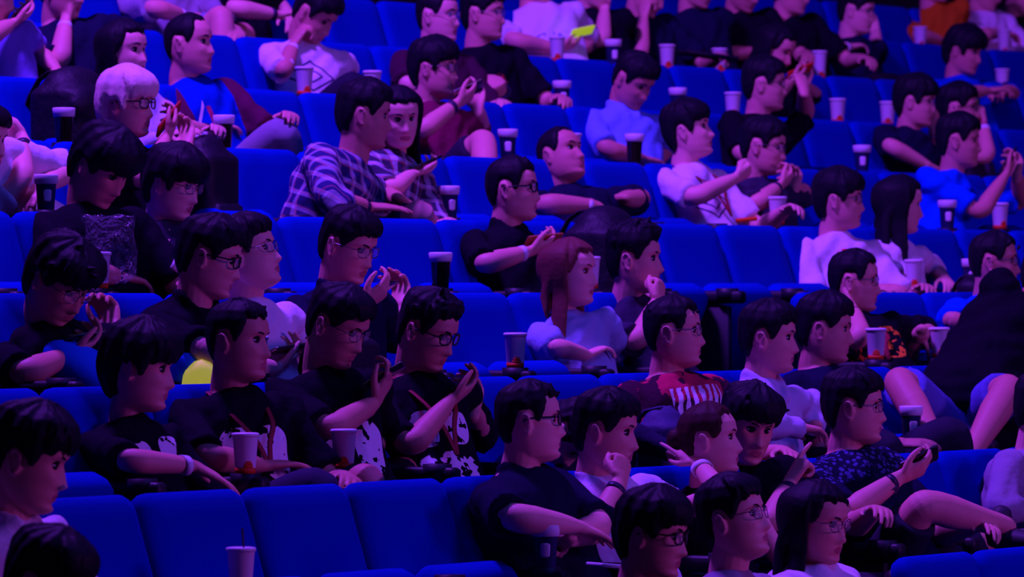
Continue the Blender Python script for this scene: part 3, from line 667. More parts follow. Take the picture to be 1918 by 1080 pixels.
P('C5', 2, 1068, 512, 68, 0, 'woman in pale blue puff-sleeve blouse', 'long reddish-brown hair over her shoulder, arms folded', fwd=.10, hs='long', hc='r', long=.26, shirt=T_PUF, sleeve='puff', build='f', skin=0, by=30,
  N=((1040, 650), (1100, 665), (1130, 650), 'r'), Fa=((1150, 665), (1108, 660), (1090, 640), 'r'), sc=.98)
P('C6', 2, 1190, 488, 78, 0, 'young man with fist at his mouth', 'dark T-shirt, thick swept hair, beside blouse woman', fwd=.08, hs='quiff', shirt=T_DGR, skin=1, by=40,
  N=((1195, 640), (1228, 570), (1240, 520), 'f'), Fa=((1262, 640), (1240, 600), (1228, 540), 'f'))
P('C7', 2, 1600, 528, 84, 2, 'man in flame-print T-shirt, hand at ear', 'glasses and short hair, wristband on the other hand', fwd=.12, hs='crew', shirt=T_P5, glasses='thin', skin=1, by=30, build='b',
  N=((1612, 635), (1598, 582), (1578, 545), 'c'), Fa=((1742, 625), (1722, 625), (1705, 655), 'o', 1, -1), bands=((-1, 'white'), (1, 'dark')), lany=True)
P('C8', 2, 1862, 492, 84, 0, 'man in blue T-shirt near right edge', 'glasses, half hidden by the large black back', fwd=.16, hs='crew', shirt=T_BLU, glasses='thin', skin=2, by=40,
  N=((1780, 600), (1850, 600), None, 'r'))
# fifth row
P('D1', 3, 192, 312, 55, 36, 'person in black with bowed head and watch', 'fringe hides the face, clear bag ahead', fwd=.17, hs='bowl', shirt=T_BLK, skin=2, by=35, eye=.4, sc=1.08,
  N=((150, 505), (222, 518), (268, 530), 'r'), bands=((1, 'watch'),))
P('D2', 3, 325, 345, 64, 16, 'young man in glasses and charcoal T-shirt', 'thick black hair, looks down at what he holds', fwd=.10, hs='bowl', shirt=T_DGR, glasses='thin', skin=0, by=35, eye=.6,
  N=((245, 470), (262, 478), (292, 462), 'p'), Fa=((360, 480), (325, 480), (290, 500), 'r'), fat=1.05)
P('D4', 3, 960, 356, 80, -2, 'man in black polo with cropped hair', 'glasses, white wristband, phone held flat in his hand', fwd=.15, hs='crew', shirt=T_BLK, glasses='thick', skin=1, by=45, collar=True,
  N=((905, 495), (988, 472), (1030, 458), 'p'), bands=((1, 'white'),))
P('D6', 3, 1572, 376, 82, 0, 'man in white T-shirt with red mark', 'glasses, beside the long-haired woman', fwd=.12, hs='fringe', shirt=T_P6, glasses='thin', skin=1, by=35)
P('D7', 3, 1685, 384, 100, 6, 'long-haired woman in white blouse', 'face turned away, arms resting on her lap', fwd=.12, hs='long', long=.34, shirt=T_WHT, sleeve='roll', build='f', skin=0, by=45,
  N=((1660, 500), (1705, 540), None, 'r'), Fa=((1745, 500), (1770, 520), None, 'r'))
# sixth row
P('E0', 4, -36, 262, 60, 10, 'person in white sleeve at left edge', 'hand to the face, elbow out', fwd=.14, seat=-9, hs='s', shirt=T_WHT, skin=0, by=35,
  N=((48, 335), (42, 262), (20, 235), 'f'), Fa=((132, 318), (75, 350), None, 'r'), bands=((1, 'dark'),))
P('E1', 4, 238, 197, 66, 2, 'bleached-blonde man in glasses', 'dark top, raises a red-lit phone in both hands', fwd=.14, hs='bowl', hc='y', shirt=T_BLK, sleeve='short', glasses='thick', skin=1, by=45,
  N=((280, 335), (310, 262), (330, 222), 'p'), Fa=((360, 330), (350, 275), (350, 238), 'p'))
P('E3', 4, 682, 218, 96, 6, 'man in checked shirt leaning in', 'beside the long-haired woman with phone', fwd=.38, seat=-6, hs='s', shirt=T_PLD, sleeve='roll', skin=2, by=60, sc=1.05,
  N=((618, 375), (690, 388), (745, 388), 'o'), Fa=((700, 360), (750, 375), (770, 392), 'r'), bands=((1, 'dark'),))
P('E4', 4, 746, 220, 22, 14, 'woman with long black hair holding phone', 'leans head to head with the checked shirt', fwd=.22, seat=-5, hs='long', long=.26, shirt=T_PL2, build='f', skin=0, by=30, roll=4, eye=.6, sleeve='short',
  N=((735, 355), (772, 325), (800, 318), 'p', 0, 0, 0, (0, 0, 1)), shorts=True, legs={1: ((788, 395), (800, 520)), -1: ((830, 400), (850, 520))}, sc=.97)
P('E5', 4, 1052, 293, 55, -20, 'man in dark blue T-shirt leaning back', 'looks up with crossed arms and a wristband', fwd=.06, hs='bald', shirt=T_NVY, skin=2, by=40, build='b', roll=-6, fat=1.08,
  N=((1018, 382), (1115, 385), (1152, 408), 'o'), Fa=((1205, 372), (1165, 372), (1140, 375), 'r', 1, -1), bands=((1, 'white'), (-1, 'dark')))
P('E6', 4, 1290, 246, 78, -10, 'man in white T-shirt extending his fist', 'moppy dark hair and lanyard', fwd=.06, hs='fringe', shirt=T_WOL, skin=0, by=50, lany=True,
  N=((1300, 370), (1375, 335), (1408, 316), 'f'))
P('E7', 4, 1430, 276, 74, 8, 'man in grey-blue T-shirt with hands raised', 'glasses, short dark hair, hands near his chin', fwd=.12, hs='s', shirt=T_DGR, glasses='thin', skin=1, by=45,
  N=((1418, 382), (1458, 350), (1482, 330), 'c'), Fa=((1508, 365), (1488, 352), (1490, 330), 'c'), bands=((1, 'dark'),))
P('E8', 4, 1796, 266, 84, 2, 'boy in bright blue T-shirt filming', 'holds a phone out toward the right edge', fwd=.22, seat=4, hs='s', shirt=T_BLU, skin=2, by=50,
  N=((1835, 400), (1882, 330), (1898, 305), 'p'), Fa=((1915, 380), (1905, 330), (1905, 300), 'p'))
# seventh row
P('F1', 5, 232, 98, 58, 0, 'smiling woman with long dark hair', 'white top with sheer sleeves, behind the bleached-blonde man', fwd=.06, hs='long', long=.26, shirt=cloth_mat('white_blouse_cloth', (.6, .58, .8)), sleeve='long', build='f', skin=0, by=40)
P('F2', 5, 355, 84, 70, -2, 'man in maroon and blue football jersey', 'very short hair, grey jeans and a watch', fwd=.02, hs='bald', shirt=T_JER, skin=1, by=40, seat=-6, pants=(.25, .24, .32), fat=1.06,
  N=((335, 240), (395, 248), (430, 235), 'r'), legs={1: ((530, 240), (560, 400)), -1: ((480, 245), (520, 400))}, bands=((1, 'watch'),))
P('F3', 5, 813, 130, 74, 2, 'man in maroon T-shirt filming with phone', 'crossed bare leg raised, dark shorts', fwd=.13, hs='fringe', shirt=T_MAR, glasses='thin', skin=1, by=40, shorts=True, pants=(.012, .01, .03),
  N=((790, 245), (855, 195), (890, 172), 'p'), Fa=((900, 245), (895, 205), (897, 172), 'p'), legs={1: ((905, 262), (912, 365), -1, -1), -1: ((890, 300), (920, 420))}, bands=((1, 'dark'),))
P('F4', 5, 1186, 152, 50, 32, 'man in pale blue polo shirt', 'head bowed, arms resting on both armrests', fwd=.15, hs='s', shirt=T_LBL, skin=2, by=30, collar=True, eye=.4,
  N=((1135, 278), (1205, 298), (1235, 305), 'r'), Fa=((1248, 275), (1232, 300), None, 'r'))
P('F5', 5, 1432, 160, 86, 2, 'man in black T-shirt behind raised hands', 'short hair, glasses, below the red phone', fwd=.21, seat=2, hs='s', shirt=T_BLK, glasses='thin', skin=1, by=45,
  N=((1388, 290), (1440, 300), None, 'r'), Fa=((1510, 215), (1505, 170), (1500, 145), 'r'))
P('F6', 5, 1715, 192, 76, 6, 'man in navy T-shirt, hand over mouth', 'thick hair and glasses, arm along his thigh', fwd=.15, hs='fringe', shirt=T_NVY, glasses='thin', skin=1, by=40,
  N=((1665, 272), (1740, 312), (1760, 322), 'o'), Fa=((1755, 305), (1750, 240), (1745, 212), 'f'), bands=((-1, 'white'),))
P('F7', 5, 1795, 205, 84, 0, 'man in glasses touching his face', 'white cuff and watch, beside the hand-over-mouth man', fwd=.13, hs='s', shirt=T_DGR, glasses='thick', skin=1, by=45,
  N=((1860, 298), (1842, 235), (1835, 200), 'f'), bands=((1, 'white'),))
# eighth row
P('G0', 6, -12, -12, 70, 20, 'person in lavender T-shirt at top left', 'holds a phone, grey trousers, head above the frame', fwd=.14, hs='s', shirt=cloth_mat('lavender_cloth', (.16, .13, .5)), skin=1, by=30, seat=-10, pants=(.2, .2, .4),
  N=((-30, 75), (20, 45), (50, 30), 'p'), Fa=((60, 85), (105, 130), None, 'r'))
P('G1', 6, 118, -20, 60, 10, 'person in navy T-shirt, top left, wristband', 'hand raised to the chin, head above the frame', fwd=.10, hs='s', shirt=T_NVY, skin=1, by=20, seat=-9, build='b',
  N=((112, 118), (122, 40), (135, 8), 'f'), Fa=((235, 60), (190, 95), None, 'r'), bands=((1, 'white'),))
P('G2', 6, 590, 28, 60, 36, 'man in white printed T-shirt covering face', 'black trousers with one knee raised', fwd=.18, hs='s', shirt=T_WOL, skin=2, by=30, eye=.4, pants=(.01, .01, .03),
  N=((530, 135), (548, 85), (572, 45), 'c'), Fa=((650, 125), (625, 130), (640, 115), 'r'), legs={1: ((672, 150), (660, 300)), -1: ((640, 160), (700, 300))}, bands=((1, 'white'),))
P('G3', 6, 820, 32, 66, 0, 'man in dark plum T-shirt with glasses', 'behind the man filming in maroon, gazing right', fwd=.15, hs='crew', shirt=T_DMA, glasses='thin', skin=0, by=30,
  N=((762, 160), (815, 165), None, 'r'))
P('G4', 6, 905, 28, 72, 0, 'man in black T-shirt with red emblem', 'bare knee raised, beside the dark plum T-shirt', fwd=.12, hs='s', shirt=T_P7, glasses='thin', skin=1, by=35, shorts=True, pants=(.01, .01, .03),
  N=((880, 150), (895, 150), None, 'r'), legs={1: ((925, 150), (915, 260)), -1: ((1005, 180), (1040, 240))})
P('G5', 6, 1452, 92, 62, 24, 'dark-haired woman holding red phone', 'head bowed above the man in black', fwd=.13, hs='long', long=.16, shirt=T_BLK, build='f', skin=1, by=50,
  N=((1455, 175), (1480, 155), (1510, 135), 'p'), Fa=((1530, 180), (1508, 160), (1515, 135), 'p'))
P('G6', 6, 1806, 96, 62, 14, 'boy in blue T-shirt with bowl haircut', 'looks down, arm stretched to the right', fwd=.08, hs='bowl', shirt=cloth_mat('mid_blue_cloth', (0, .06, .5)), skin=2, by=35, seat=6,
  N=((1800, 175), (1850, 170), (1885, 165), 'r'), Fa=((1900, 175), (1880, 168), None, 'r'))
# ninth row, heads mostly above the frame
P('H0', 7, 300, -95, 60, 10, 'person in grey shorts with bare shin', 'high up at top left behind the football jersey', fwd=.12, hs='s', shirt=T_GRY, skin=1, by=30, seat=-16, shorts=True, pants=(.25, .24, .4),
  N=((290, 15), (345, 30), (375, 30), 'r'), legs={1: ((415, 28), (418, 195), -1, -1), -1: ((455, 60), (470, 200))}, bands=((1, 'white'),))
P('H00', 7, 445, -85, 70, 10, 'person in black reaching across, top left', 'bare forearms joined, next to the grey shorts', fwd=.14, hs='s', shirt=T_BLK, skin=0, by=50, seat=-15,
  N=((440, 15), (520, 28), (550, 22), 'r'), Fa=((520, 10), (540, 28), None, 'r'), bands=((1, 'dark'),))
P('H1', 7, 1012, -40, 60, 20, 'person in white T-shirt with yellow-green phone', 'blue sketch on the chest, head above the frame', fwd=.10, hs='s', shirt=T_P8, skin=1, by=20, build='b',
  N=((958, 75), (1045, 92), (1085, 80), 'p'), Fa=((1105, 80), (1090, 92), (1085, 75), 'p'))
P('H2', 7, 1118, -30, 60, 20, 'dark-clothed person with raised forearm', 'behind the dark cup, right of the white T-shirt', fwd=.10, hs='s', shirt=T_BLK, skin=0, by=20,
  N=((1128, 78), (1132, 20), (1130, -10), 'c'), Fa=((1172, 70), (1160, 95), None, 'r'))
P('H3', 7, 1215, -15, 70, 30, 'dark-clothed person leaning on vertical forearm', 'between two white cups and the raised forearm', fwd=.12, hs='s', shirt=T_NVY, skin=1, by=40,
  N=((1200, 105), (1205, 35), (1210, 0), 'c'))
P('H4', 7, 1308, -30, 60, 20, 'person in navy above the black clipboard', 'hands meet in the lap behind a white cup', fwd=.10, hs='s', shirt=T_NVY, skin=1, by=25,
  N=((1262, 88), (1300, 92), None, 'r'), Fa=((1345, 85), (1312, 92), None, 'r'))
P('H5', 7, 1395, -22, 50, 25, 'dark-clothed person with folded arms', 'forearm laid along the seat back, top right of centre', fwd=.10, hs='s', shirt=T_BLK, skin=2, by=25,
  N=((1360, 100), (1420, 98), (1445, 80), 'r'))
P('H6', 7, 1482, -15, 70, 10, 'person in dark top behind tall cup', 'pale wristband, beside chin-resting man', fwd=.10, hs='s', shirt=T_BLK, skin=1, by=40,
  N=((1440, 88), (1452, 60), (1450, 35), 'f'), bands=((1, 'white'),))
P('H7', 7, 1604, 22, 74, 8, 'man in navy top resting his chin', 'glasses, hand raised to his cheek', fwd=.14, seat=-4, hs='s', shirt=T_NVY, glasses='thin', skin=0, by=35,
  N=((1545, 95), (1590, 88), (1610, 85), 'r'), Fa=((1640, 105), (1640, 60), (1628, 30), 'c', 1, 1), bands=((1, 'white'),))
P('H8', 8, 1752, -35, 50, 10, 'person in mustard T-shirt', 'at the top edge behind a white cup', fwd=.10, hs='s', shirt=T_YEL, skin=1, by=20,
  N=((1720, 65), (1760, 75), None, 'r'), Fa=((1790, 60), (1800, 15), (1805, -10), 'f'))
P('H9', 8, 1848, -20, 70, 20, 'person in white sleeve at top right', 'arm bent over the seat, head above the frame', fwd=.12, hs='s', shirt=T_WHT, skin=1, by=40, N=((1835, 65), (1880, 62), None, 'r'))
P('H10', 8, 1915, -10, 70, 20, 'person in dark T-shirt at top right corner', 'forearm level beside a white cup', fwd=.12, hs='s', shirt=T_BLK, skin=1, by=40)
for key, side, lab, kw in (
    ('A6', 1, 'dark phone held low by the man in lace-patterned navy shirt', {}),
    ('B3', 1, 'phone tilted toward the boy beside the white cup', {}),
    ('B4', 1, 'phone in both hands of the spiky-haired boy', dict(both=True)),
    ('C1', 1, 'black phone under the bushy-haired head at left', {}),
    ('C3', 1, 'silver-edged tablet held by the person in white T-shirt', dict(size=(.06, .10), color=M_METAL)),
    ('C4', 1, 'phone held sideways by the smiling man in dark polo', dict(both=True)),
    ('D4', 1, 'tan phone lying in the hand of cropped black-polo man', dict(color=mat('tan_phone_case', (.35, .12, .04)))),
    ('D2', 1, 'dark red wallet case held by the charcoal T-shirt man', dict(color=mat('dark_red_case', (.12, .01, .01)), screen=False)),
    ('E1', 1, 'red-lit phone raised by the bleached-blonde man', dict(color=mat('red_phone_case', (.5, .02, .02)))),
    ('E4', 1, 'glowing phone in the open hand of long-haired woman', {}),
    ('E8', 1, 'phone held upright by the boy in bright blue', {}),
    ('F3', 1, 'silver phone raised by the man in maroon T-shirt', dict(color=M_METAL)),
    ('G0', 1, 'black phone at the top left corner', {}),
    ('G5', 1, 'red phone in the bowed woman\'s hands', dict(color=mat('bright_red_case', (.75, .03, .01)), screen=False)),
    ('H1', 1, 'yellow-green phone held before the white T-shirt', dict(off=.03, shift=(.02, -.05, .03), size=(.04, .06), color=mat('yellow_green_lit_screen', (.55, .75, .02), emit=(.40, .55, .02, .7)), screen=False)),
    ('F7', 1, 'blue-lit phone by the face of the man touching his face', dict(size=(.03, .06)))):
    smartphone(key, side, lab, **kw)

def shoulder_strap(key, side, m, w_=.024):
    Q = PEOPLE[key]; T = Q['T']; L_ = (Q['arms'][side][0]-T[:3, 3])@T[:3, 2]
    b_ = MB(); P_ = lambda x, y, z: T[:3, :3]@V(x*side, y, z)+T[:3, 3]
    b_.tube([P_(.10, -.14, L_*.55), P_(.105, -.125, L_*.9), P_(.10, -.02, L_+.045), P_(.10, .10, L_*.9), P_(.115, .135, L_*.6), P_(.15, .09, L_*.3)], [(w_, .005)]*6, hint=T[:3, 0], n=8, sub=4)
    Ti = np.eye(4); Ti[:3, 3] = -Q['base']; b_.build('shoulder_strap', m, Q['root'], Ti)
shoulder_strap('A7', 1, mat('blue_strap', (.0, .03, .4), .7)); shoulder_strap('C3', 1, mat('black_strap', (.01, .01, .015), .7), .03)
# ------------------------------------------------------------------ seats
def slab(mb, o, ax, ay, az, hw, y0, y1, lv, rc, mi=0):
    # cushion: rounded rectangle hw wide from y0 to y1 along ay, lofted through lv = [(height along az, inset)]
    rings = []
    for h, ins in lv:
        pts = []; cx, cy0, cy1 = hw-ins, y0+ins, y1-ins; r = max(.006, rc-ins*.5)
        for sx, cy, a0 in ((1, cy1, 0), (-1, cy1, 90), (-1, cy0, 180), (1, cy0, 270)):
            sy = 1 if cy == cy1 else -1
            for q in range(6):
                a = math.radians(a0+18*q); pts.append(o+ax*(sx*(cx-r)+r*math.cos(a))+ay*(cy-sy*r+r*math.sin(a))+az*h)
        rings.append(pts)
    mb.stitch(rings, True, mi)
X, Y, Z = np.eye(3)
def make_seat(down):
    root = empty('theatre_seat', (0, 0, 0))
    th = math.radians(17.5); t = V(0, -math.sin(th), math.cos(th)); n = V(0, math.cos(th), math.sin(th))
    o = V(0, 0, HT)
    m = MB(); slab(m, o, X, t, n, .262, -.56, 0.0, [(-.050, .03), (-.045, .008), (-.02, .0), (.0, .002), (.014, .012), (.022, .035), (.026, .08)], .055); m.build('backrest', M_SEAT, root)
    m = MB(); slab(m, o-n*.012, X, t, n, .250, -.60, -.018, [(-.075, .03), (-.07, .01), (-.045, .004), (-.04, .004)], .05); m.build('back_shell', M_SHELL, root)
    m = MB()
    if down: slab(m, V(0, .07, .44), X, Y, Z, .245, 0, .47, [(-.085, .02), (-.08, .003), (-.02, 0), (0, .006), (.012, .03), (.016, .08)], .07)
    else:
        a = math.radians(66); d = V(0, math.cos(a), math.sin(a)); nn = V(0, -math.sin(a), math.cos(a))
        slab(m, V(0, .115, .36), X, d, nn, .245, -.08, .375, [(-.06, .035), (-.05, .012), (-.02, .0), (.02, .0), (.045, .012), (.055, .035)], .07)
    m.build('seat_cushion', M_SEAT, root)
    m = MB(); m.box((.275, .24, .655), (.028, .19, .025), bev=.014); ar = m.build('armrest', M_SHELL, root)
    m = MB(); m.tube([(.275, .355, .640), (.275, .355, .690)], [.044, .046], n=18, rnd=False); m.build('cup_holder', M_SHELL, ar)
    m = MB(); m.box((.275, .24, .31), (.016, .13, .31), bev=.01); m.build('side_standard', M_SHELL, root)
    return root
def copy_tree(o, parent=None):
    c = o.copy(); C.objects.link(c); c.parent = parent
    for ch in list(o.children): copy_tree(ch, c)
    return c
protos = {True: make_seat(True), False: make_seat(False)}; used = {True: False, False: False}
ROWN = {-1: 'bottom', 0: 'second', 1: 'third', 2: 'fourth', 3: 'fifth', 4: 'sixth', 5: 'seventh', 6: 'eighth', 7: 'ninth'}
ORD = ['', 'next', 'second', 'third', 'fourth', 'fifth', 'sixth', 'seventh', 'eighth', 'ninth', 'tenth', 'eleventh', 'twelfth', 'thirteenth', 'fourteenth']
def seat_desc(k, i):
    o = OCC.get((k, i))
    if o: return PEOPLE[o[0]]['sh']
    return None
SKIP = {(2, 2), (2, 3)}
SEATNAME = {}
for k in range(-1, 9):
    occ = sorted(i for kk, i in OCC if kk == k)
    for i in range(-20, 22):
        s = seat_s(k, i); px, py = proj(rowpt(k, s, .1, .8))
        if not (-110 < px < 2000) or py > 1130 or py < -12 or (k, i) in SKIP: continue
        o_ = (k, i) in OCC
        if used[o_]: r = copy_tree(protos[o_])
        else: r = protos[o_]; used[o_] = True
        r.location = rowpt(k, s, 0, 0); r.rotation_euler = (0, 0, AL+math.pi)
        if o_: lab = 'blue fabric seat occupied by the '+seat_desc(k, i)
        else:
            j = min(occ, key=lambda q: (abs(q-i), q < i)); n_ = abs(i-j)
            lab = 'empty blue seat, %s %s of %s' % ('just' if n_ == 1 else ORD[n_], 'right' if i > j else 'left', seat_desc(k, j))
        SEATNAME[(k, i)] = lab
        tag(r, lab, 'seat', 'blue theatre seats in raked rows')
# ------------------------------------------------------------------ drinks in the armrest holders
def cup_proto(kind):
    root = empty('paper_cup' if kind[0] == 'w' else 'drink_cup', (0, 0, 0))
    h = {'w': .125, 'wt': .15, 'd': .13, 'c': .135, 'ws': .125}[kind]
    def lathe(name, prof_, m, n=24):
        b_ = MB(); an = np.linspace(0, 2*np.pi, n, endpoint=False)
        b_.stitch([[V(r*math.cos(a), r*math.sin(a), z) for a in an] for z, r in prof_]); return b_.build(name, m, root)
    r0, r1 = .028, .0385
    bm = {'w': M_CUPW, 'wt': M_CUPW, 'ws': M_CUPW, 'd': M_CUPD, 'c': M_CUPC}[kind]
    lathe('cup_body', [(0, r0), (.003, r0+.001), (h-.012, r1-.001), (h-.01, r1)], bm)
    if kind[0] == 'w':
        lathe('lid', [(h-.011, r1+.002), (h-.003, r1+.003), (h, r1), (h+.001, r1-.006), (h-.002, r1-.01)], M_LID)
        b_ = MB(); a0 = math.radians(-75)
        R_ = lambda z: r0+(r1-r0)*z/h+.0012
        lathe('base_stripe', [(.004, R_(.004)), (.022, R_(.022)), (.022, R_(.022)-.002)], M_RED)
        an = np.linspace(a0-.45, a0+.45, 9)
        for z0, z1 in ((.022, .030), (.030, .037), (.037, .042)):
            q = {.022: 1, .030: .8, .037: .5}[z0]
            an = np.linspace(a0-.5*q, a0+.5*q, 9)
            b_.stitch([[V(R_(z)*math.cos(a), R_(z)*math.sin(a), z) for a in an] + [V((R_(z)-.001)*math.cos(a), (R_(z)-.001)*math.sin(a), z) for a in an[::-1]] for z in (z0, z1)], True)
        b_.build('round_emblem', M_RED, root)
    else:
        lathe('lid', [(h-.034, r1-.001), (h-.032, r1+.002), (h-.004, r1+.005), (h, r1+.003), (h+.001, r1-.004)], M_LID)
        if kind == 'd':
            b_ = MB(); a0 = math.radians(-80); an = np.linspace(a0-.42, a0+.42, 8); R_ = lambda z: r0+(r1-r0)*z/h+.0012
            b_.stitch([[V(R_(z)*math.cos(a), R_(z)*math.sin(a), z) for a in a0+(an-a0)*q] + [V((R_(z)-.001)*math.cos(a), (R_(z)-.001)*math.sin(a), z) for a in (a0+(an-a0)*q)[::-1]] for z, q in ((.035, .6), (.04, 1), (.072, 1), (.077, .6))], True)
            b_.build('round_emblem', M_LID, root)
    if kind == 'ws' or kind == 'd':
        b_ = MB(); b_.tube([(0.008, 0, h-.01), (.004, 0, h+.05)], [.003, .003], n=6, sub=1); st_ = b_.build('straw', M_STRAW, root)
        if kind == 'd': bpy.data.objects.remove(st_)
    return root
CUPS = [(0, 438, 'ws'), (0, 1015, 'd'), (1, 462, 'w'), (1, 645, 'w'), (1, 1713, 'd'), (2, 965, 'w'), (2, 320, 'w'), (2, 505, 'w'), (2, 1658, 'w'), (2, 1778, 'w'), (3, 815, 'c'), (3, 178, 'w'), (3, 335, 'w'),
        (3, 1100, 'w'), (3, 1715, 'w'), (3, 1815, 'd'), (4, 40, 'd'), (4, 815, 'd'), (4, 1443, 'w'), (4, 1758, 'd'), (4, 1860, 'w'), (5, 85, 'c'), (5, 395, 'c'), (5, 950, 'd'), (5, 1070, 'w'), (5, 1183, 'c'), (5, 1605, 'd'),
        (6, 575, 'w'), (6, 703, 'w'), (6, 1045, 'd'), (6, 1262, 'd'), (6, 1365, 'w'), (6, 1562, 'w'), (6, 1652, 'w'), (7, 1880, 'w'), (7, 1035, 'w'), (7, 1143, 'd'), (7, 1242, 'w'), (7, 1340, 'w'), (7, 1525, 'wt'), (8, 1750, 'w'), (8, 1908, 'wt')]
CP = {}
CN = {'w': 'white paper cup', 'wt': 'tall white paper cup', 'ws': 'strawed white cup', 'd': 'white-lidded navy cup', 'c': 'dark cola cup'}
def where_seat(k, i):
    o = OCC.get((k, i))
    if o: return PEOPLE[o[0]]['sh']
    occ = sorted(q for kk, q in OCC if kk == k); j = min(occ, key=lambda q: (abs(q-i), q > i))
    return 'seat %s %s of %s' % ({1: 'just', 2: 'two', 3: 'three', 4: 'four', 5: 'five'}.get(abs(i-j), 'far'), 'right' if i > j else 'left', PEOPLE[OCC[(k, j)][0]]['sh'])
for k, px, kind in CUPS:
    s = s_of(k, px, .355); i = round((s-GAP[k])/PIT); sg = GAP[k]+i*PIT
    pos = rowpt(k, sg+.0, .355, .685)
    if kind in CP: r = copy_tree(CP[kind])
    else: r = CP[kind] = cup_proto(kind)
    r.location = pos; r.rotation_euler = (0, 0, rng.uniform(-.3, .3))
    if (k, i) in OCC: lab = CN[kind]+' beside the '+PEOPLE[OCC[(k, i)][0]]['sh']
    elif (k, i-1) in OCC: lab = CN[kind]+' in front of the '+PEOPLE[OCC[(k, i-1)][0]]['sh']
    else:
        lab = CN[kind]+', by '+where_seat(k, i)
    tag(r, lab, 'cup', 'drinks in the armrest cup holders')
    q = proj(pos+V(0, 0, .12)); print('CUP', k, px, round(q[0]), round(q[1]), lab)

# ------------------------------------------------------------------ bags, jackets and small things lying about
def bag(name, label, cat, pos, yaw, size, m, pocket=True, strap=True, seed=1, group=None):
    rg = random.Random(seed); o = empty(name, pos, label, cat, group, rz=yaw); w_, d_, h_ = size
    b_ = MB(); b_.box((0, 0, h_*.48), (w_/2, d_/2, h_*.46), bev=min(w_, d_)*.3); b_.ellipsoid((0, -.01, h_*.9), (w_*.42, d_*.42, h_*.16), n=18, m=10)
    for q in range(5): b_.ellipsoid((rg.uniform(-.3, .3)*w_, rg.uniform(.2, .5)*d_, rg.uniform(.15, .8)*h_), (w_*.22, d_*.16, h_*.14))
    remeshed(b_.build('bag_body', m, o), .012, 4)
    if pocket: b_ = MB(); b_.box((0, d_*.5, h_*.32), (w_*.36, d_*.16, h_*.22), bev=d_*.12); b_.build('front_pocket', m, o)
    if strap:
        for sx in (-1, 1):
            b_ = MB(); b_.tube([(sx*w_*.25, -d_*.35, h_*.1), (sx*w_*.3, -d_*.75, h_*.5), (sx*w_*.2, -d_*.5, h_*.95), (sx*.03, 0, h_*1.04)], [(.02, .006)]*4, hint=V(1, 0, 0), n=8); b_.build('strap', m, o)
    return o
M_BAG = mat('black_nylon', (.008, .008, .016), .6, bump=.4, bscale=20)
M_BAGG = mat('slate_nylon', (.05, .05, .14), .7, bump=.3, bscale=20)
M_OR = mat('orange_plastic', (.9, .10, .01), .4); M_YE = mat('yellow_tag', (.8, .5, .02), .5)
seatrot = AL+math.pi
bg = bag('backpack', 'dark backpack with slate top and yellow tag below tie-dye shirt', 'bag', rowpt(1, seat_s(1, 5)-.02, .42, .47), seatrot, (.20, .15, .36), M_BAGG, seed=3)
b_ = MB(); b_.box((.01, .103, .19), (.045, .006, .02)); b_.build('yellow_tag', M_YE, bg)
bag('backpack', 'black backpack slumped on the empty seat at upper left', 'bag', rowpt(5, seat_s(5, -8), .22, .46), seatrot, (.36, .24, .50), M_BAG, seed=5)
bag('backpack', 'black backpack standing on the seat behind the charcoal T-shirt man', 'bag', rowpt(4, seat_s(4, -7)-.04, .16, .46), seatrot, (.24, .16, .50), M_BAG, seed=6)
bag('shoulder_bag', 'black shoulder bag in the lap of white T-shirt person', 'bag', rowpt(2, seat_s(2, -4)+.02, .50, .58), seatrot, (.30, .14, .24), M_BAG, seed=7)
bag('shoulder_bag', 'black bag on the knees of the long-haired woman in white', 'bag', rowpt(3, seat_s(3, 6)+.05, .50, .56), seatrot, (.26, .12, .18), M_BAG, seed=8)
bag('backpack', 'dark backpack on the seat left of the swept-haired young man', 'bag', rowpt(3, seat_s(3, 1)+.06, .24, .46), seatrot, (.34, .26, .52), M_BAG, seed=9)
bag('shoulder_bag', 'black bag lying in the lap of the chin-resting man', 'bag', rowpt(7, seat_s(7, -4)-.10, .40, .58), seatrot, (.42, .16, .15), M_BAG, seed=10)
# blue inflatable rings with a yellow panel
def plush(key, label, k, px, py, fwd, r, m1, yel, rot):
    p, _ = at(k, fwd, px, py); o = empty('cushion_toy', p-V(0, 0, r*.7), label, 'toy'); b_ = MB()
    b_.ellipsoid((0, 0, r*.7), (r*1.25, r*.9, r*.62), np.array(Matrix.Rotation(rot, 3, 'Y')), 28, 18)
    b_.ellipsoid((r*.3, .0, r*.45), (r*1.1, r*.8, r*.45), None, 24, 14)
    remeshed(b_.build('cushion_body', m1, o), .008, 3)
    if yel:
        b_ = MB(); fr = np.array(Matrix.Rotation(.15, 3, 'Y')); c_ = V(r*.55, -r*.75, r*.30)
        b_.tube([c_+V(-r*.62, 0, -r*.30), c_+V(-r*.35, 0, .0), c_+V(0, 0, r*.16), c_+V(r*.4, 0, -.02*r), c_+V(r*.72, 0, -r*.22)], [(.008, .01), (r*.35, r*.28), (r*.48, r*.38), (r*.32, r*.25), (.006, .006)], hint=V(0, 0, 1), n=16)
        b_.build('yellow_panel', mat('pale_yellow_fabric_with_glow', (.95, .85, .12), .7, emit=(.9, .8, .1, .35)), o)  # glow added to the yellow cloth to bring up its brightness
    return o
M_PL = mat('sky_blue_plush', (0.0, .16, .95), .8)
plush('p1', 'blue plush cushion in the lap of the bushy-haired person', 2, 158, 694, .26, .120, M_PL, False, .5)
plush('p2', 'blue and yellow plush cushion in front of the leaning polo man', 2, 350, 684, .44, .090, M_PL, True, .7)
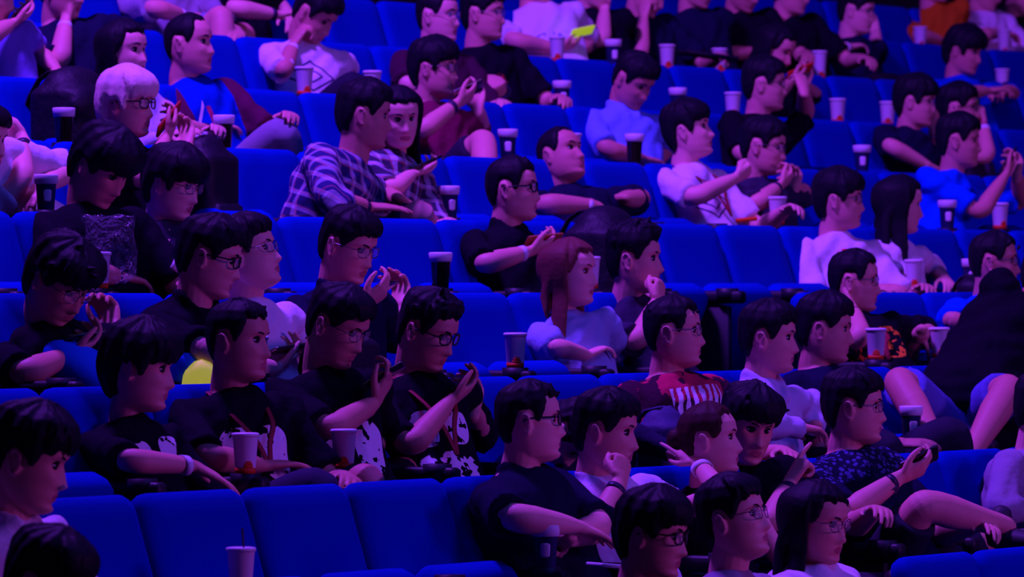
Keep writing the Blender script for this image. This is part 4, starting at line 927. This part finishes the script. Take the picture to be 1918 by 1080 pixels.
# clear plastic bag
p, _ = at(3, .42, 205, 470)
M_CL = mat('clear_plastic_film', (.5, .5, .6), .08, spec=.8)
nt_ = M_CL.node_tree; bs = nt_.nodes['Principled BSDF']; bs.inputs['Alpha'].default_value = .14
nz_ = nt_.nodes.new('ShaderNodeTexNoise'); nz_.inputs['Scale'].default_value = 7; bp_ = nt_.nodes.new('ShaderNodeBump'); bp_.inputs['Distance'].default_value = .05
nt_.links.new(nz_.outputs['Fac'], bp_.inputs['Height']); nt_.links.new(bp_.outputs['Normal'], bs.inputs['Normal'])
b_ = MB(); rings = []
for z, w_, d_ in ((-.10, .05, .03), (-.08, .085, .045), (0, .09, .05), (.07, .075, .03), (.10, .085, .012), (.115, .09, .008)):
    rings.append([p+V(math.cos(a)*w_*(1+.1*math.sin(5*a+z*40)), math.sin(a)*d_*(1+.15*math.sin(7*a+z*60)), z+.008*math.sin(4*a)) for a in np.linspace(0, 2*np.pi, 36, endpoint=False)])
b_.stitch(rings); tag(b_.build('plastic_bag', M_CL), 'clear plastic bag before the bowed black-shirted person with watch', 'bag')
def prop(name, label, cat, k, fwd, px, py, half, m, yaw=0, tilt=0, bev=.004):
    p, _ = at(k, fwd, px, py); b_ = MB(); fr = np.array((Matrix.Rotation(yaw, 3, 'Z') @ Matrix.Rotation(tilt, 3, 'Y')))
    b_.box(p, half, fr, bev=bev); return tag(b_.build(name, m), label, cat)
prop('light_stick', 'short orange stick lying behind the empty seats right of centre', 'stick', 4, .55, 1398, 411, (.045, .012, .009), M_OR, .2, -.1)
prop('clipboard', 'black folder on the laps behind the pale blue polo man', 'folder', 7, .50, 1325, 104, (.14, .09, .01), M_BAG, .3, .12)
prop('notebook', 'white booklet on the seat below the crossed arms', 'booklet', 0, .55, 1132, 1058, (.035, .05, .006), M_CUPW, .5, .1)
prop('paper_tissue', 'crumpled white tissue by the charcoal T-shirt man', 'tissue', 3, .42, 335, 492, (.018, .015, .03), M_CUPW, .4, .5, .006)
prop('lollipop', 'small white lollipop stick at the lips of the left-edge man', 'sweet', 0, .38, 116, 913, (.012, .005, .005), M_CUPW, 0, -.4, .002)
labs = {}
for o in C.objects:
    if 'label' in o and o.parent is None:
        n_ = len(o['label'].split())
        if n_ > 16 or n_ < 4: print('LEN', n_, o['label'])
        labs.setdefault(o['label'], []).append(o.name)
for l, v in labs.items():
    if len(v) > 1: print('DUP', l, len(v))
for kk, v in OCC.items():
    if len(v) > 1: print('SAMESEAT', kk, v)
